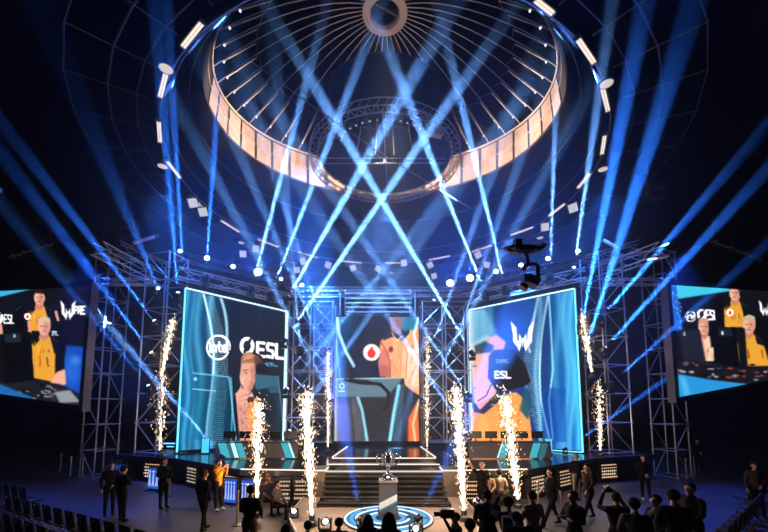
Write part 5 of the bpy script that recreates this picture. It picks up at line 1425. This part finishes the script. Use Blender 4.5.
p26 = fg('person with long brown hair in front of the pedestal, right of two', 389, 513, 7.1, BK * .95, pose=('lap', 'lap'), hair='brown', hairstyle='long', build=1.0)
fg('person with short dark hair at the bottom, right of the second spark fountain', 339, 518, 7.7, BK, pose=('lap', 'lap'), hair='dark')
fg('person with short dark hair at the bottom, below the second spark fountain', 308, 521, 7.9, BK * 1.05, pose=('lap', 'lap'), hair='dark')
fg('person with dark hair at the bottom edge left of the crowd', 286, 525, 7.1, BK * 1.1, pose=('lap', 'lap'), hair='dark')
fg('person with dark hair at the bottom edge beside the tripod camera', 470, 519, 6.9, BK * .95, pose=('lap', 'lap'), hair='dark')
# things they hold
def held_camera(label, p, rz, big=False):
    t = thing('camera', label, 'camera', p, rz)
    MB().box((0, 0, 0), (.15, .09, .11)).box((0, 0, .07), (.07, .07, .04)).build('body', PLASTIC, t)
    MB().tube((0, -.04, 0), (0, -.17, 0), .04, .05, 14).build('lens', mat('lens_black', (.01, .01, .015), .15), t)
    if big:
        MB().box((0, .12, .02), (.13, .26, .18)).box((0, .02, .16), (.04, .24, .03)).build('rear_body', PLASTIC, t)
    return t
def between(o, nm): return (world(o, hand_at(o, 1, nm)) + world(o, hand_at(o, -1, nm))) / 2
v = between(p15, 'photo'); held_camera('black camera held up in front of the face by the one taking a picture', v + Vector((0, .05, .08)), PI)
v = world(p23, hand_at(p23, 1, 'photo')); held_camera('black shoulder camera beside the disc held by its operator', v + Vector((-.05, 0, .10)), LF, True)
v = between(p2, 'phone')
t = thing('phone', 'small dark phone held to the face by the one in the orange jacket', 'phone', v + Vector((.02, -.02, .12)), RT * .8)
MB().box((0, 0, 0), (.075, .012, .15)).build('body', PLASTIC, t); MB().box((0, .008, 0), (.066, .004, .13)).build('display', emat('phone_glow', (.5, .65, .9), .5, False), t)
# small camera crane on a tripod at the platform edge
c = G(473, 531, 0); c = Vector((c.x, 9.2, 0)); c.x = P(479, 505, 9.2).x
t = thing('tripod_camera', 'dark camera on a tripod at the right edge of the platform', 'camera', c)
for k in range(3):
    a = 2 * PI * k / 3 + .5; MB().tube((.45 * math.cos(a), .45 * math.sin(a), .01), (.04 * math.cos(a), .04 * math.sin(a), 1.15), .022, .03, 8).build('leg', STEEL, t)
MB().box((0, 0, 1.2), (.14, .14, .12)).build('tripod_head', PLASTIC, t)
b = MB().box((0, 0, 1.36), (.2, .34, .2)).box((.0, .1, 1.5), (.05, .3, .04)).build('camera_body', PLASTIC, t)
MB().tube((0, .17, 1.36), (0, .36, 1.36), .06, .075, 14).build('lens', mat('lens_black', (.01, .01, .015), .15), b)
MB().box((-.14, -.05, 1.42), (.02, .16, .12)).build('viewfinder', PLASTIC, b)

# ------------------------------------------------------------------ seats
SEAT_M = mat('seat_fabric', (.020, .020, .026), .7, noise=.3, nscale=16); SFR = mat('seat_frame', (.035, .035, .04), .4, .6)
PLATE = mat('seat_number_plate', (.62, .65, .72), .4)
seat0 = thing('folding_seat', 'x', 'chair')
b = MB(); b.box((0, .22, .72), (.46, .05, .46), Matrix.Rotation(-.18, 3, 'X')); bo = b.build('backrest', SEAT_M, seat0)
m_ = bo.modifiers.new('b', 'BEVEL'); m_.width = .02; m_.segments = 2
MB().box((0, .29, .88), (.07, .012, .045), Matrix.Rotation(-.18, 3, 'X')).build('number_plate', PLATE, bo)
b = MB(); b.box((0, -.02, .45), (.46, .44, .06)); bo = b.build('cushion', SEAT_M, seat0)
m_ = bo.modifiers.new('b', 'BEVEL'); m_.width = .02; m_.segments = 2
for s in (-1, 1):
    MB().tube((s * .21, .2, .0), (s * .21, -.18, .44), .014).build('leg', SFR, seat0)
    MB().tube((s * .21, -.2, .0), (s * .21, .25, .55), .014).build('leg', SFR, seat0)
PEOPLE = [o for o in scene.objects if o.get('category') == 'person']
first = [True]
def seat(x, y, rz, label, group):
    if first[0]:
        first[0] = False; seat0.location = (x, y, 0); seat0.rotation_euler = (0, 0, rz); seat0['label'] = label; seat0['group'] = group
        return seat0
    return dup(seat0, (x, y, 0), rz, label, group)
def row(A, B, n, rowname, ends, group, keep=lambda x, y: True):
    A = Vector((*A, 0)); B = Vector((*B, 0)); d = B - A
    for k in range(n):
        q = A.lerp(B, k / (n - 1))
        if any((o.location.xy - q.xy).length < .62 for o in PEOPLE): continue
        tgt = Vector((0, 17, 0)) - q
        rz = math.atan2(d.y, d.x) + (PI if True else 0)
        nrm = Vector((-d.y, d.x, 0)).normalized()
        if nrm.dot(tgt) < 0: nrm = -nrm
        rz = math.atan2(nrm.x, -nrm.y)
        seat(q.x, q.y, rz, 'dark folding seat, %s, %s' % (rowname, place(k, n, *ends)), group)
g_ = 'folding seats at the lower left'
row((-14.6, 14.7), (-12.2, 13.4), 5, 'rearmost short row on the left', ('the wall', 'the open floor'), g_)
row((-11.6, 12.3), (-4.2, 8.4), 14, 'front row on the left', ('the wall', 'the bottom edge'), g_)
row((-13.6, 12.4), (-4.9, 7.7), 16, 'second row on the left', ('the wall', 'the bottom edge'), g_)
row((-14.0, 11.5), (-5.6, 7.0), 15, 'third row on the left', ('the wall', 'the bottom edge'), g_)
row((-14.2, 10.5), (-6.6, 6.4), 13, 'fourth row on the left', ('the wall', 'the bottom edge'), g_)
g_ = 'folding seats at the lower right'
row((14.6, 14.9), (12.9, 13.9), 4, 'rearmost short row on the right', ('the wall', 'the open floor'), g_)
row((12.3, 12.9), (6.8, 8.4), 11, 'front row on the right', ('the wall', 'the standing crowd'), g_, lambda x, y: abs(x - 6.9) > .2 or True)
row((13.4, 12.4), (6.9, 7.4), 13, 'second row on the right', ('the wall', 'the standing crowd'), g_)
row((13.6, 11.3), (7.0, 6.6), 13, 'third row on the right', ('the wall', 'the standing crowd'), g_)
